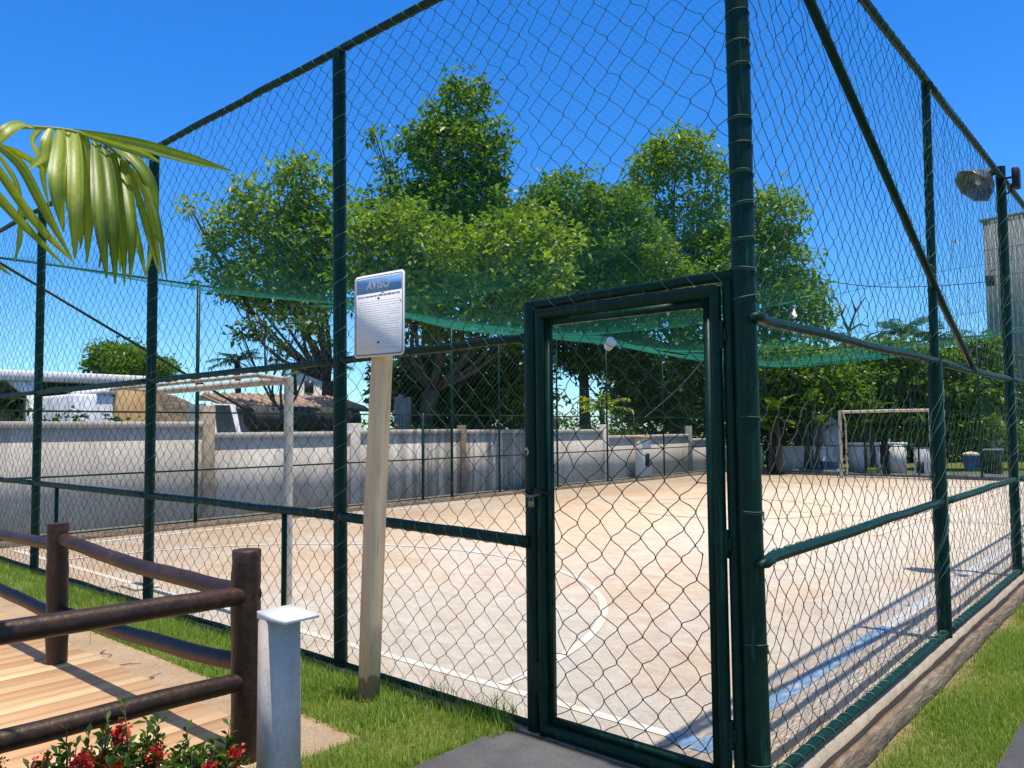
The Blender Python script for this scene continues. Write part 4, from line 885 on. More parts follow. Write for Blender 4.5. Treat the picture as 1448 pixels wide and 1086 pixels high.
palm('blue green palm under the left end of the carport', 20, 575, 17.5, 1.3, 14, 36); palm('blue green palm between the first two front posts, behind the wall', 105, 575, 18, 1.2, 14, 37); palm('low palm seen through the gate above the wall', 850, 578, 26, 1.1, 13, 38, LEAF_B)
palm('low palm seen left of the gate post above the wall', 730, 590, 24, .9, 12, 39, LEAF_D)
def banana(label, px, D, seed, hs_, lean):
    g = np.random.default_rng(seed); base = at(px, 640, D); base[2] = -.02; o = thing('banana_plant', base, label, 'plant', 'banana plants at the far end')
    m = MB(); V, F_, rv = [], [], []
    for k, h in enumerate(hs_):
        b = base + np.array((g.normal(0, .25), g.normal(0, .25), 0)); t = b + np.array((lean * .3 + g.normal(0, .1), g.normal(0, .1), h)); m.tube(curve(b, t, (.05, 0, 0)), np.linspace(.11, .05, 7), 8)
        for q in range(6):
            a = g.uniform(0, 6.28); el = g.uniform(.4, 1.2); d = np.array((math.cos(a) * math.cos(el), math.sin(a) * math.cos(el), math.sin(el))); L = g.uniform(1.0, 1.5); S = np.cross(d, (0, 0, 1.)); S /= np.linalg.norm(S)
            n0 = len(V); 
            for i, s in enumerate(np.linspace(0, 1, 8)):
                p = t + d * L * s + np.array((0, 0, -.45 * L * s * s)); w_ = .20 * math.sin(math.pi * min(1, s * .92 + .06)) ** .6 * L / 1.3; V += [p + S * w_ + (0, 0, .04), p, p - S * w_ + (0, 0, .04)]
            for i in range(7):
                for c_ in (0, 1): F_.append((n0 + i * 3 + c_, n0 + i * 3 + c_ + 1, n0 + i * 3 + c_ + 4, n0 + i * 3 + c_ + 3)); rv.append(g.random())
    m.build('stems', BARK, o, smooth=True); np_mesh('leaves', np.array(V), [np.array(F_)], LEAF_D, o, rnd=rv)
banana('banana plant with dark twisted stems next to the corner post', 1100, 25.5, 41, (1.6, 2.0, 1.3), 0); banana('banana plant left of the far goal', 1150, 26, 42, (1.5, 2.2), .5); banana('banana plant behind the far goal', 1225, 26, 43, (1.4, 1.8), -.3)

# ------------------------------------------------------------------ the near palm, top left
pl = thing('palm_plant', (-1.75, -3.75, 0), 'near yellow green palm whose fronds hang into the top left corner', 'palm')
MB().tube([(-1.75, -3.75, -.05), (-1.78, -3.7, .8), (-1.80, -3.6, 1.75)], [.10, .08, .06], 12).build('stem', BARK, pl, smooth=True)
def leaflet(m, rv, ctrl, wpx, D0, facing, n=26, fold=.35, g=rng):
    P = smooth_poly([at(x, y, d) for x, y, d in ctrl], n); s = np.linspace(0, 1, n)
    Wd = wpx * D0 / F_PX / 2 * np.clip(np.sin(np.pi * (s * .93 + .04)) ** .55, .03, 1) * np.where(s > .75, 1 - (s - .75) * 2.6, 1)
    T = np.gradient(P, axis=0); T /= np.linalg.norm(T, axis=1)[:, None]; nv = np.array(facing, float)
    S = np.cross(T, nv); S /= np.linalg.norm(S, axis=1)[:, None] + 1e-9; Nn = np.cross(S, T)
    Wd = Wd * .72; tw = g.normal(0, .25)
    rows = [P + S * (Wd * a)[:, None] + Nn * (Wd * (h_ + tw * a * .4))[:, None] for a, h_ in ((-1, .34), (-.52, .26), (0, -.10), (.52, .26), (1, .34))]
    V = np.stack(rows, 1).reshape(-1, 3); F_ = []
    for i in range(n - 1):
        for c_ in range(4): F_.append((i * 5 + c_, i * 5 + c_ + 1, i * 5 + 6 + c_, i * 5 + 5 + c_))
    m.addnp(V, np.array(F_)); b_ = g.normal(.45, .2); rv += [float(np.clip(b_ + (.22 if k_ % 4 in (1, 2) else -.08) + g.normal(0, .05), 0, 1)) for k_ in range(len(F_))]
toc = -FWD
def frond(rach, rr, lfs, D0):
    P = smooth_poly(rach, 26); fr = MB().tube(P, np.linspace(rr, rr * .35, 26), 8).build('frond', PALM, pl, smooth=True)
    a = fr.data.attributes.new('rnd', 'FLOAT', 'FACE'); a.data.foreach_set('value', np.full(len(fr.data.polygons), .8, np.float32))
    for ctrl, wpx, fc_ in lfs:
        if fc_ is LT and ctrl[3][1] > 300: ctrl = [(x_, y_, d_ + e_) for (x_, y_, d_), e_ in zip(ctrl, (0, -.09, -.15, -.14))]
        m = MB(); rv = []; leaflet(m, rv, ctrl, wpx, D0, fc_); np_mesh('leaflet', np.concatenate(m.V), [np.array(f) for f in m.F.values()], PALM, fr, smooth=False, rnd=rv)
LT = toc + np.array((.5, .1, .9)); LS = toc + np.array((.7, -.1, .35)); LD = toc + np.array((-.35, -.1, -.25))
d = 2.6
frond([np.array((-1.80, -3.55, 1.75)), np.array((-1.85, -3.0, 2.25)), at(-90, 200, 2.5), at(0, 181, 2.56), at(60, 181, 2.6), at(110, 187, 2.64), at(150, 205, 2.66), at(180, 232, 2.68)], .011, [
    ([(72, 182, d), (66, 200, 2.56), (62, 222, 2.54), (40, 240, 2.5)], 22, LS),
    ([(86, 183, 2.62), (84, 215, 2.60), (80, 262, 2.58), (90, 328, 2.6)], 28, LT),
    ([(106, 187, 2.64), (107, 225, 2.62), (107, 290, 2.60), (106, 366, 2.62)], 27, LT),
    ([(122, 194, 2.65), (125, 240, 2.64), (126, 300, 2.64), (123, 372, 2.66)], 22, LS),
    ([(134, 200, 2.65), (138, 245, 2.63), (142, 310, 2.61), (151, 394, 2.62)], 26, LT),
    ([(147, 207, 2.66), (154, 250, 2.65), (160, 315, 2.64), (163, 402, 2.66)], 24, LT),
    ([(160, 216, 2.67), (168, 260, 2.66), (174, 320, 2.65), (176, 404, 2.68)], 20, LS),
    ([(172, 226, 2.68), (181, 270, 2.68), (187, 330, 2.68), (184, 398, 2.7)], 19, LT),
    ([(97, 185, 2.65), (96, 220, 2.66), (99, 275, 2.66), (107, 340, 2.68)], 20, LT),
    ([(115, 190, 2.66), (117, 235, 2.67), (116, 300, 2.67), (114, 352, 2.69)], 18, LS),
    ([(141, 204, 2.67), (146, 250, 2.67), (152, 310, 2.67), (140, 380, 2.69)], 18, LT),
    ([(154, 212, 2.68), (161, 256, 2.68), (169, 320, 2.68), (170, 385, 2.7)], 16, LS),
    ([(168, 224, 2.70), (178, 270, 2.71), (195, 340, 2.72), (206, 392, 2.74)], 13, LT),
    ([(180, 232, 2.72), (205, 275, 2.75), (219, 335, 2.78), (230, 396, 2.8)], 11, LS),
    ([(178, 231, 2.70), (196, 280, 2.72), (210, 330, 2.74), (226, 390, 2.74)], 15, LS),
    ([(150, 206, 2.68), (195, 240, 2.74), (222, 310, 2.78), (236, 398, 2.8)], 13, LT),
    ([(132, 198, 2.68), (178, 215, 2.74), (212, 258, 2.80), (222, 320, 2.84)], 24, LT),
    ([(165, 220, 2.70), (200, 262, 2.76), (218, 320, 2.78), (205, 396, 2.76)], 15, LS),
    ([(100, 186, 2.66), (190, 204, 2.72), (255, 222, 2.78), (328, 242, 2.84)], 25, toc + np.array((.1, .0, .25))),
    ([(112, 188, 2.64), (165, 205, 2.62), (205, 218, 2.58), (229, 231, 2.56)], 15, LD),
    ([(46, 181, 2.58), (28, 178, 2.52), (8, 190, 2.46), (-22, 222, 2.42)], 28, LT),
    ([(95, 185, 2.68), (78, 205, 2.78), (62, 240, 2.86), (70, 292, 2.9)], 20, LD),
    ([(60, 182, 2.66), (48, 200, 2.76), (66, 235, 2.84), (84, 262, 2.9)], 18, LD)], d)
frond([np.array((-1.80, -3.6, 1.75)), np.array((-1.9, -3.1, 2.15)), at(-160, 180, 2.8), at(-90, 175, 2.85), at(-40, 185, 2.9), at(-5, 205, 2.95)], .011, [
    ([(-10, 200, 2.95), (30, 232, 2.95), (62, 290, 2.95), (103, 368, 2.97)], 24, LD),
    ([(-40, 188, 2.9), (0, 240, 2.88), (50, 310, 2.88), (106, 372, 2.9)], 27, LD),
    ([(-60, 180, 2.88), (-25, 245, 2.84), (20, 300, 2.82), (92, 376, 2.84)], 28, LD),
    ([(-110, 178, 2.85), (-70, 270, 2.82), (-30, 345, 2.8), (17, 390, 2.8)], 24, LD),
    ([(-5, 205, 2.96), (25, 215, 3.0), (55, 232, 3.05), (74, 242, 3.05)], 15, LD),
    ([(-20, 195, 2.95), (25, 260, 3.02), (30, 330, 3.05), (20, 372, 3.05)], 16, LD)], 2.9)

# ------------------------------------------------------------------ ixora bushes
def ixora(loc, rad, h, seed, label, nfl):
    g = np.random.default_rng(seed); o = thing('flowering_bush', loc, label, 'bush', 'red ixora bushes below the railing'); loc = np.array(loc, float)
    C, Nn, m = [], [], MB(); tips = []
    for k in range(85):
        a = g.uniform(0, 6.28); q = g.uniform(0, 1) ** .5 * rad; tip = loc + (q * math.cos(a), q * math.sin(a) , h * (g.uniform(.5, .95) + .25 * (g.random() < .06)) * (1 - .25 * (q / rad) ** 2)); b = loc + (q * .35 * math.cos(a), q * .35 * math.sin(a), 0)
        P = curve(b, tip, (0, 0, .02), 5); m.tube(P, np.linspace(.004, .002, 5), 4); tips.append(tip)
        for s in np.linspace(.35, 1, 8):
            p = b + (tip - b) * s
            for z in range(3): th = g.uniform(0, 6.28); C.append(p); Nn.append((math.cos(th), math.sin(th), .45 + .8 * (s > .9)))
    V, F_, rv = leaves(np.array(C), np.array(Nn), .062, .17, seed=seed); np_mesh('foliage', V, [F_], IXLEAF, o, rnd=rv); m.build('twigs', BARK, o, smooth=True)
    tips.sort(key=lambda p: -p[2])
    sel = [tips[i] for i in g.choice(34, nfl, replace=False)]
    for tp in sel:
        Cc = tp + np.array((0, 0, .012)) + g.normal(0, .014, (130, 3)); dd = Cc - tp + np.array((0, 0, .012)); dd /= np.linalg.norm(dd, axis=1)[:, None]
        V, F_, rv = leaves(Cc, dd, .018, .42, seed=seed + 5); np_mesh('blossom', V, [F_], PETAL, o, rnd=rv)
ix = [(-1.62, -2.36, .18, .47, 'ixora bush at the very bottom left corner, few blossoms', 2), (-1.60, -2.08, .18, .48, 'ixora bush with big red blossoms under the lower rail', 5), (-1.60, -1.84, .17, .47, 'ixora bush with the tallest green shoot, middle of the row', 5), (-1.53, -1.62, .14, .36, 'low ixora bush nearest the log post', 2)]
for k, (x, y, r_, h, lab, nf) in enumerate(ix): ixora((x, y, 0), r_, h, 60 + k, lab, nf)

# ------------------------------------------------------------------ grass
def grass_field(n, fx, hmul, seed):
    g = np.random.default_rng(seed); P = fx(g, n); n = len(P); z = hz(P[:, 0], P[:, 1])
    pn = np.sin(P[:, 0] * 3.1 + 1) * np.sin(P[:, 1] * 3.7 + .5) + .6 * np.sin(P[:, 0] * 7.3) * np.cos(P[:, 1] * 6.1)
    keep = g.random(n) < np.clip(.78 + .28 * pn, .25, 1); P, z, pn = P[keep], z[keep], pn[keep]; n = len(P)
    h = g.uniform(.018, .055, n) * hmul * (1 + .25 * pn); a = g.uniform(0, 6.28, n); lean = g.uniform(.1, .9, n) * h; wv = g.uniform(.0012, .0026, n)
    b = np.stack([P[:, 0], P[:, 1], z], 1); S = np.stack([np.cos(a), np.sin(a), 0 * a], 1); Dl = np.stack([-np.sin(a), np.cos(a), 0 * a], 1)
    mid = b + Dl * (lean * .35)[:, None]; mid[:, 2] += h * .6; tip = b + Dl * lean[:, None]; tip[:, 2] += h
    V = np.stack([b - S * wv[:, None], b + S * wv[:, None], mid + S * (wv * .8)[:, None], mid - S * (wv * .8)[:, None], tip], 1).reshape(-1, 3)
    k = np.arange(n)[:, None] * 5; rv = np.clip(g.beta(2.2, 2.2, n) + .12 * (pn < -.5), 0, 1)
    return V, k + np.array([0, 1, 2, 3]), k + np.array([3, 2, 4]), rv
def area_left(g, n):
    u = g.random(n) ** 1.5; x = -1.24 - u * 9.4; y = g.uniform(-.69, -.06, n)
    ok = ~((x > -1.36) & (y < -.3)) ; e = (x > -1.82); y2 = np.where(e, g.uniform(-1.9, -.06, n), y); ok = ~((x > -1.34) & (y2 < -.26) | (x > -1.27)); 
    bare = np.hypot((x + 2.2) / 1.3, y2 + .36) < .10
    ok &= ~(bare & (g.random(n) < .75)); ok &= ~((np.abs(x + 1.95) < .25) & (y2 > -.17) & (g.random(n) < .4)); return np.stack([x, y2], 1)[ok]
def area_right(g, n):
    y = .0 + g.random(n) ** 1.4 * 7.5; x = g.uniform(.135, .655, n); keep = g.random(n) < np.clip((x - .12) / .12, .15, 1); return np.stack([x, y], 1)[keep]
Vs, Q4, Q3, RV, off = [], [], [], [], 0
for n_, fx, hm, sd3 in ((85000, area_left, 1.15, 71), (75000, area_right, .75, 72), (5000, area_left, 1.8, 73), (2500, area_right, 1.3, 74)):
    V, f4, f3, rv = grass_field(n_, fx, hm, sd3); Vs.append(V); Q4.append(f4 + off); Q3.append(f3 + off); RV.append(rv); off += len(V)
def tuft(c, n, h, s, seed):
    global off
    fx = lambda g, k: np.array(c) + g.normal(0, s, (k, 2)); V, f4, f3, rv = grass_field(n, fx, h, seed); Vs.append(V); Q4.append(f4 + off); Q3.append(f3 + off); RV.append(rv * .6); off += len(V)
for k, (x, y, n_, h, s) in enumerate(((-1.50, -.06, 110, 2.4, .06), (-1.36, -.07, 130, 2.5, .06), (-1.9, -.07, 120, 2.6, .08), (-1.68, -.09, 90, 2.2, .06), (-2.4, -.2, 120, 2.0, .1), (-5.0, -.1, 200, 3.0, .3), (-6.0, -.1, 200, 3.0, .3), (-3.9, -.12, 150, 2.5, .3), (.06, .06, 130, 3.5, .035), (-1.55, -1.35, 140, 2.6, .06), (-1.64, -2.1, 150, 5.0, .18))): tuft((x, y), n_, h, s, 80 + k)
tag(np_mesh('grass', np.concatenate(Vs), [np.concatenate(Q4), np.concatenate(Q3)], GRASS, rnd=np.concatenate(RV + RV)), 'short lawn grass along both sides of the netting', 'grass', kind='stuff')

# ------------------------------------------------------------------ beyond the walls
# white carport, left
XC = -17.5
a0, a1 = atx(-40, 521, XC), atx(206, 533, XC)
cp = thing('carport_building', (XC, (a0[1] + a1[1]) / 2, 0), 'low white flat roofed building beyond the wall, far left', 'building')
zt_ = a0[2]; zf = atx(100, 545, XC)[2]; yC0, yC1 = a0[1] - 6, a1[1]
MB().span((XC - 5, yC0, zt_ - .22), (XC + .1, yC1, zt_), bev=.03).build('roof', WHITE, cp)
MB().span((XC - 4.9, yC0 + .1, 0), (XC - 1.2, yC1 - .15, zt_ - .222)).build('wall', PLASTER, cp)
yp = atx(47, 560, XC)[1]; MB().span((XC - .2, yp - .12, 0), (XC + .05, yp + .12, zt_ - .223)).build('column', WHITE, cp)
m = MB(); v = np.array([(XC, yp - .5, zt_ - .23), (XC, yp + .1, zt_ - .23), (XC, yp + .1, zt_ - .75)]); m.add(np.concatenate([v, v - (.15, 0, 0)]), [(0, 2, 1), (3, 4, 5), (0, 1, 4, 3), (1, 2, 5, 4), (2, 0, 3, 5)]); m.build('bracket', WHITE, cp)
g0, g1_ = atx(63, 545, XC)[1], atx(164, 545, XC)[1]; MB().span((XC - .6, g0, zt_ - .75), (XC - .3, g1_, zt_ - .223)).build('window', DARKGLASS, cp)
MB().span((XC - .9, g1_ + .02, 0), (XC - .1, yC1 - .05, zt_ - .223)).build('wall', rough_mat('peach_plaster', [(.3, (.55, .36, .26)), (.7, (.66, .48, .38))], 2, rough=.9), cp)
def lump(loc, r3, mat, name, label, cat, seed, group=None):
    g = np.random.default_rng(seed); nu, nv_ = 22, 11; loc = np.array(loc, float); V = []
    ph = g.uniform(0, 6.28, 6)
    for j in range(nv_):
        el = j / (nv_ - 1) * math.pi / 2
        for i in range(nu):
            a = i / nu * 2 * math.pi; s = 1 + .14 * math.sin(3 * a + ph[0] + el * 2) + .10 * math.sin(7 * a + ph[1]) + .08 * math.sin(5 * a - 6 * el + ph[2]) + g.normal(0, .02); fl_ = .9 + .1 * math.cos(4 * a)
            V.append(loc + (r3[0] * s * fl_ * math.cos(a) * math.cos(el) ** .6, r3[1] * s * fl_ * math.sin(a) * math.cos(el) ** .6, r3[2] * (math.sin(el) ** .8) * (1 + .12 * math.sin(2 * a + ph[3]))))
    m = MB(); m.add(V, [(j * nu + i, j * nu + (i + 1) % nu, (j + 1) * nu + (i + 1) % nu, (j + 1) * nu + i) for j in range(nv_ - 1) for i in range(nu)]); return tag(m.build(name, mat, base=loc, angle=28), label, cat, group)
XT = -14.5
pa, pb, pc_ = atx(103, 600, XT)[1], atx(163, 600, XT)[1], atx(206, 600, XT)[1]; h1, h2 = atx(135, 557, XT)[2], atx(185, 549, XT)[2]
ob = thing('outbuilding', (XT - 1, pb, 0), 'low white and ochre outbuilding behind the wall below the carport roof', 'outbuilding')
MB().span((XT - 2, pa, 0), (XT, pb - .003, h1), bev=.06).build('wall', TARP_W, ob); MB().span((XT - 2, pb, 0), (XT + .06, pc_, h2), bev=.06).build('wall', TARP_O, ob)
m = MB(); m.add([(XT - 2, pb - .35, h1 + .002), (XT + .03, pb - .35, h1 + .002), (XT + .03, pb - .004, h1 + .002), (XT - 2, pb - .004, h1 + .002), (XT - 2, pb - .06, h2), (XT + .03, pb - .06, h2), (XT + .03, pb - .004, h2), (XT - 2, pb - .004, h2)], [(3, 2, 1, 0), (4, 5, 6, 7), (0, 1, 5, 4), (1, 2, 6, 5), (2, 3, 7, 6), (3, 0, 4, 7)]); m.build('buttress', TARP_W, ob)
p = atx(245, 600, XT); lump((XT - .6, p[1], 0), (.7, 1.15, atx(245, 572, XT)[2]), SLEEPER, 'rubble_heap', 'brown heap behind the wall below the goal crossbar', 'heap', 3)
# tile roofed sheds and the ribbed tank behind the second wall panel
XS = -15.5
y0_, y1_ = atx(338, 570, XS)[1], atx(528, 570, XS)[1]
sh = thing('shed', (XS - 2, (y0_ + y1_) / 2, 0), 'long shed with terracotta roof bands behind the wall', 'shed')
zt1, zt2, zt3 = atx(420, 577, XS)[2], atx(420, 568, XS)[2], atx(420, 558, XS - 1.5)[2]
MB().span((XS - 3, y0_, 0), (XS - .9, y1_, zt1)).build('wall', PLASTER, sh)
m = MB(); m.add([(XS - .2, y0_ - .1, zt1 - .06), (XS - .2, y1_ + .1, zt1 - .06), (XS - 1.6, y1_ + .1, zt2 + .12), (XS - 1.6, y0_ - .1, zt2 + .12), (XS - .2, y0_ - .1, zt1 + .0), (XS - .2, y1_ + .1, zt1 + .0), (XS - 1.6, y1_ + .1, zt2 + .2), (XS - 1.6, y0_ - .1, zt2 + .2)], [(3, 2, 1, 0), (4, 5, 6, 7), (0, 1, 5, 4), (1, 2, 6, 5), (2, 3, 7, 6), (3, 0, 4, 7)])
for y in np.arange(y0_, y1_, .24): m.tube([(XS - .16, y, zt1 + .02), (XS - 1.6, y, zt2 + .21)], .07, 7)
m.build('roof', ROOF, sh)
MB().span((XS - 3.2, y0_ + .6, zt2 + .1), (XS - 1.75, y1_ - .2, zt3), bev=.03).build('parapet', ROOF, sh)
m = MB(); yq0, yq1 = y0_ + .1, atx(492, 590, XS)[1]; zc = atx(420, 592, XS + .4)[2]; rt = .30
for k, y in enumerate(np.linspace(yq0, yq1, 40)): pass
ysn = np.linspace(yq0, yq1, 49); m.tube([(XS + .3, y, zc) for y in ysn], [rt * (1 if k % 6 else .9) for k in range(49)], 18)
tag(m.build('ribbed_tank', rough_mat('dusty_black', [(.3, (.02, .02, .022)), (.55, (.05, .048, .046)), (.8, (.14, .13, .12))], 3, rough=.7, bmp=.2), base=(XS + .3, (yq0 + yq1) / 2, zc), angle=40), 'black ribbed horizontal tank behind the wall', 'tank')
m = MB(); 
for y in np.linspace(yq0 + .3, yq1 - .3, 4): m.span((XS + .1, y - .08, 0), (XS + .5, y + .08, zc - rt + .02))
tag(m.build('tank_stand', KERB, base=(XS + .3, (yq0 + yq1) / 2, 0)), 'concrete stand carrying the black ribbed tank', 'stand')
th = at(438, 560, 38); hb_ = thing('house', (*th[:2], 0), 'small white house with one window, far behind the tile roofs', 'house')
zt4 = at(438, 529, 38)[2]; MB().box((th[0], th[1], zt4 / 2), (1.3, 1.3, zt4), rot=Matrix.Rotation(YAW, 3, 'Z')).build('wall', PLASTER, hb_)
q = at(437, 547, 37.30); MB().box(q, (.42, .12, .55), rot=Matrix.Rotation(YAW, 3, 'Z')).build('window', DARKGLASS, hb_)
q = at(438, 528, 38); MB().box((th[0], th[1], zt4 + .052), (1.5, 1.5, .10), rot=Matrix.Rotation(YAW, 3, 'Z')).build('roof', WHITE, hb_)
# white parked van pieces between pilaster and goal post
XV = -13.6; ya, yb = atx(308, 600, XV)[1], atx(350, 600, XV)[1]; zv = atx(330, 570, XV)[2]
vn = thing('van', (XV, (ya + yb) / 2, 0), 'white van nose seen above the wall left of the goal post', 'van')
m = MB(); prof = [(XV - 1.6, .25), (XV, .25), (XV + .02, .9), (XV - .15, 1.25), (XV - .5, zv), (XV - 1.6, zv)]
n = len(prof); m.add([(x, ya, z) for x, z in prof] + [(x, yb, z) for x, z in prof], [tuple(range(n - 1, -1, -1)), tuple(range(n, 2 * n))] + [(i, (i + 1) % n, n + (i + 1) % n, n + i) for i in range(n)]); m.build('body', WHITE, vn, angle=30)
m = MB(); m.add([(XV - .16, ya + .1, 1.27), (XV - .16, yb - .1, 1.27), (XV - .47, yb - .16, zv - .03), (XV - .47, ya + .16, zv - .03)], [(0, 1, 2, 3)]); o_ = m.build('windscreen', DARKGLASS, vn); o_.location.x += .03
for y in (ya + .12, yb - .12):
    m = MB(); m.tube([(XV - .5, y - .09, .33), (XV - .5, y + .09, .33)], .32, 18); m.build('wheel', BLACK, vn, angle=40)
for y in (ya + .15, yb - .15): MB().box((XV + .02, y, .95), (.04, .2, .14), bev=.01).build('headlight', STEEL, vn)
# grey board fence and clutter behind the middle of the wall
XB = -14.2
bf = thing('board_fence', (XB, 11, 0), 'grey weathered board fence behind the stained wall', 'fence'); m = MB()
for (pa_, pb_, zz_) in ((558, 580, 560), (640, 690, 572), (735, 790, 585)):
    yy0, yy1 = atx(pa_, 600, XB)[1], atx(pb_, 600, XB)[1]; zz1 = atx((pa_ + pb_) / 2, zz_, XB)[2]
    y = yy0
    m = MB()
    while y < yy1: m.span((XB - .02, y, 0), (XB + .02, y + .1385, zz1 + random.uniform(-.08, .06))); y += .14
    m.build('board_panel', FENCE_GREY, bf)
for h in (.5, 1.3): MB().span((XB - .07, atx(558, 600, XB)[1], h), (XB - .025, atx(790, 600, XB)[1], h + .09)).build('rail', FENCE_GREY, bf)
HEDGE = [('clipped dark hedge low behind the stained wall panels', 13.6, 8.6, 10.9, 1.75), ('clipped dark hedge behind the wall seen through the gate', 14.0, 11.0, 21.5, 2.05), ('low green hedge behind the left wall panel', 13.2, -3.0, 3.2, 1.85)]
for k, (lab, xx, ya, yb, h) in enumerate(HEDGE):
    o = thing('hedge', (-xx, (ya + yb) / 2, 0), lab, 'hedge'); bl2 = [((-xx, y, h * .55), (.55, .6, h * .45), 1.2) for y in np.arange(ya, yb, .7)]
    V, F_, rv = crown(bl2, .13, .3, 8, 1.5, 90 + k); np_mesh('foliage', V, [F_], LEAF_D, o, rnd=rv)
    m = MB()
    for y in np.arange(ya, yb, .9): m.tube(curve((-xx, y, 0), (-xx, y + .1, h * .6), (.04, 0, 0)), np.linspace(.04, .02, 7), 6)
    m.build('stems', BARK, o, smooth=True)
# far right end: planters, drum, tub, boxes, pot, bottles
def planter(pxa, pxb, ytop, yy, label):
    a, b = aty(pxa, 670, yy), aty(pxb, 670, yy); h = aty((pxa + pxb) / 2, ytop, yy)[2]; x0_, x1_ = a[0], b[0]
    o = thing('planter', ((x0_ + x1_) / 2, yy, 0), label, 'planter', 'low concrete planters at the far end'); t_ = .08
    m = MB(); m.span((x0_, yy, 0), (x1_, yy + t_, h)); m.span((x0_, yy + .7, 0), (x1_, yy + .7 + t_, h)); m.span((x0_, yy + t_ + .002, 0), (x0_ + t_, yy + .698, h)); m.span((x1_ - t_, yy + t_ + .002, 0), (x1_, yy + .698, h)); m.build('trough', PLANTER, o)
    MB().span((x0_ + t_ + .003, yy + t_ + .003, .0), (x1_ - t_ - .003, yy + .695, h - .05)).build('soil', SLEEPER, o); return x0_, x1_, h
planter(1119, 1184, 664, 22.6, 'grey concrete planter left of the far goal'); planter(1292, 1330, 671, 22.6, 'short pale planter right of the far goal'); planter(1335, 1428, 672, 22.6, 'long grey planter at the far right')
def tub(px, py0, py1, yy, r_, mat, label, lid=None, name='tub'):
    b = aty(px, py0, yy); t = aty(px, py1, yy)[2]; z0 = max(0, b[2]); o = thing(name, (b[0], yy, z0), label, name.replace('_', ' '))
    MB().lathe((b[0], yy, 0), [(r_ * .85, z0), (r_ * .9, z0 + .04), (r_, t - .04), (r_ * 1.04, t - .03), (r_ * 1.04, t)], 16).build('body', mat, o, angle=40)
    if lid: MB().lathe((b[0], yy, 0), [(r_ * 1.06, t + .002), (r_ * 1.06, t + .05), (r_ * .7, t + .09), (.02, t + .12)], 16).build('lid', lid, o, angle=40)
tub(1172, 662, 652, 23.1, .28, BLUE, 'blue basin standing behind the grey planter', name='basin'); tub(1374, 664, 644, 23.6, .22, BLUE, 'blue drum with pale lid at the far right', WHITE_OLD, 'drum')
tub(1234, 682, 662, 22.5, .13, rough_mat('lime_glaze', [(.3, (.30, .33, .05)), (.7, (.45, .48, .10))], 5, rough=.4), 'yellow green pot behind the far goal', name='pot')
for px, lab in ((1251, 'dark bottle standing left of its pair behind the far goal'), (1257, 'dark bottle standing right of its pair behind the far goal')):
    b = aty(px, 680, 22.4); o = MB().lathe((b[0], 22.4, 0), [(.05, 0), (.055, .02), (.055, .26), (.022, .36), (.022, .44), (.026, .45)], 12).build('bottle', BLACK, base=(b[0], 22.4, 0), angle=40); tag(o, lab, 'bottle', 'dark bottles at the far end')
def cabinet(pxa, pxb, pyt, pyb, yy, label, mat=WHITE, dark=True):
    a, b = aty(pxa, 650, yy), aty(pxb, 650, yy); zt5, zb5 = aty(pxa, pyt, yy)[2], max(0, aty(pxa, pyb, yy)[2]); o = thing('cabinet', ((a[0] + b[0]) / 2, yy, zb5), label, 'cabinet')
    MB().span((a[0], yy, zb5), (b[0], yy + .5, zt5), bev=.02).build('body', mat, o)
    MB().span((a[0] - .04, yy - .03, zt5 + .002), (b[0] + .04, yy + .53, zt5 + .06), bev=.01).build('top', PLANTER, o)
    if dark: MB().span((a[0] + .08, yy - .012, zb5 + .08), (a[0] + (b[0] - a[0]) * .6, yy - .001, zb5 + (zt5 - zb5) * .5)).build('door', BLACK, o)
cabinet(1292, 1316, 634, 688, 23.2, 'white cabinet with a dark open front behind the goal'); cabinet(1390, 1413, 638, 672, 23.8, 'dark green cabinet with white things on top', LEAF_D, False)
for k, (pa_, pb_) in enumerate(((1200, 1224), (1226, 1243), (1258, 1281))):
    a, b = aty(pa_, 650, 24.2), aty(pb_, 650, 24.2); o = thing('wall_panel', ((a[0] + b[0]) / 2, 24.2, 0), ('white low wall panel just right of the far goal post', 'white low wall panel above the yellow green pot', 'white low wall panel above the dark bottles')[k], 'wall', 'white wall panels behind the far goal')
    MB().span((a[0], 24.2, 0), (b[0], 24.32, .92)).build('panel', PLASTER, o); MB().span((a[0] - .03, 24.16, .922), (b[0] + .03, 24.36, 1.0)).build('coping', WHITE, o)
p = at(1404, 640, 27); lump((p[0], p[1], p[2]), (.35, .3, at(1404, 619, 27)[2] - p[2]), TARP_W, 'white_bundle', 'white bundle on the dark cabinet at the far right', 'bundle', 5)
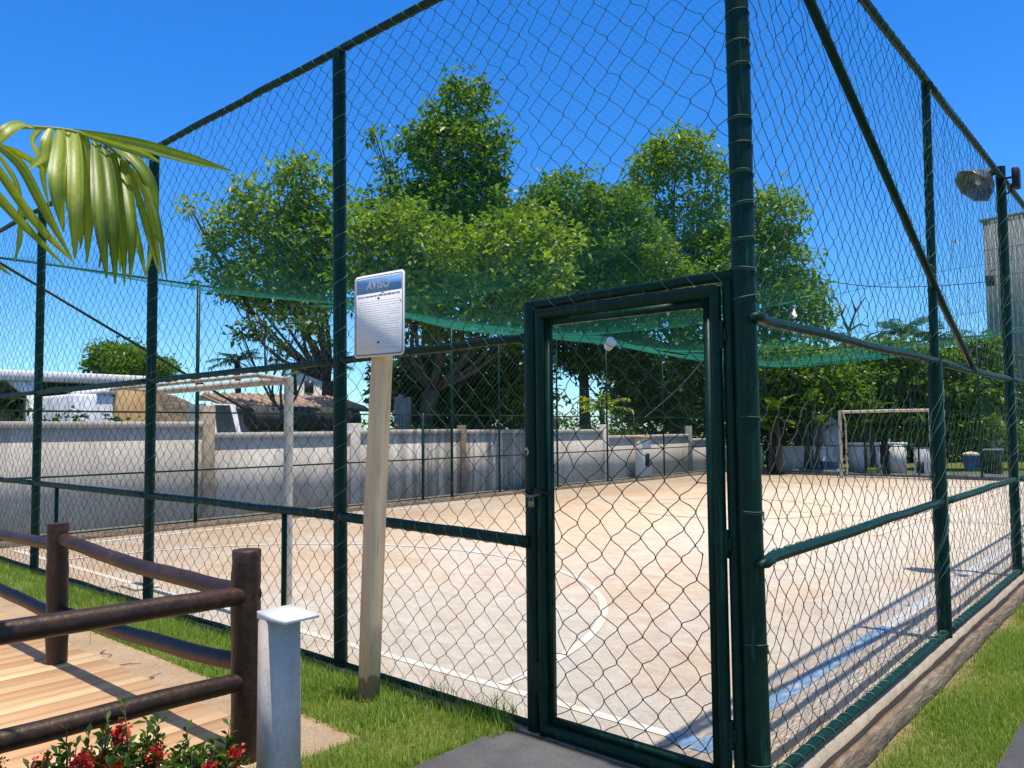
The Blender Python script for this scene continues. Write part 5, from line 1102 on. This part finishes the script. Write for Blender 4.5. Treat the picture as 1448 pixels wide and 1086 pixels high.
m = MB(); p = at(1172, 668, 26.5); lump((p[0], p[1], 0), (.5, .4, at(1172, 598, 26.5)[2]), rough_mat('grey_cover', [(.3, (.22, .25, .26)), (.7, (.36, .39, .40))], 4, rough=.7, bmp=.3), 'covered_pile', 'pale grey draped pile left of the far goal', 'tarpaulin', 7)
# grey tall building and cable
c0 = at(1403, 620, 46); rot = Matrix.Rotation(R(-7), 3, 'Z'); zt6 = at(1403, 309, 46)[2]
tb = thing('tall_building', (*c0[:2], 0), 'tall grey metal clad building at the right edge', 'building')
ux, uy = np.array(rot @ Vector((1, 0, 0))), np.array(rot @ Vector((0, 1, 0))); cc = c0 + ux * 5 + uy * 4; cc[2] = zt6 / 2
MB().box(cc, (10, 8, zt6), rot=rot).build('wall', GREYMET, tb)
m = MB()
for k in range(40):
    p = c0 + ux * (.13 + k * .25) - uy * .035; p[2] = zt6 / 2; m.box(p, (.07, .07, zt6 - .02), rot=rot)
m.build('cladding_rib', GREYMET, tb)
for z in np.arange(2.3, zt6, 1.6):
    p = c0 + ux * 5 - uy * .08; p[2] = z; MB().box(p, (10, .02, .05), rot=rot).build('joint_strip', GREYMET, tb)
p = c0 + ux * 5 + uy * 4; p[2] = zt6 + .08; MB().box(p, (10.3, 8.3, .16), rot=rot).build('parapet', GREYMET, tb)
q = at(1400, 397, 45.5); bx = thing('wall_lamp', q, 'dark box lamp hanging off the left edge of the grey building', 'lamp')
MB().box(q, (.42, .42, .6), bev=.04).build('housing', BLACK, bx); MB().tube([q + (0, 0, .3), q + (.1, .05, .62), q + np.array(ux) * .35 + (0, 0, .6)], .03, 6).build('bracket', BLACK, bx, smooth=True)
P = [at(x, y, 42 + .01 * i) for i, (x, y) in enumerate(((1150, 392), (1200, 402), (1260, 406), (1330, 404), (1390, 399), (1399, 398)))]
P = P[:-1] + [q + np.array((-.1, -.1, 0))]; tag(MB().tube(smooth_poly(P, 24), .022, 5).build('cable', BLACK, base=P[0], smooth=True), 'thin dark overhead cable running to the grey building', 'cable')
m = MB(); wp = P[0].copy(); wp[2] = 0; tag(MB().tube([wp, P[0] + (0, 0, .2)], [.12, .08], 8).build('utility_pole', BARK, base=wp, smooth=True), 'wooden pole hidden in the bright green tree carrying the cable', 'pole')
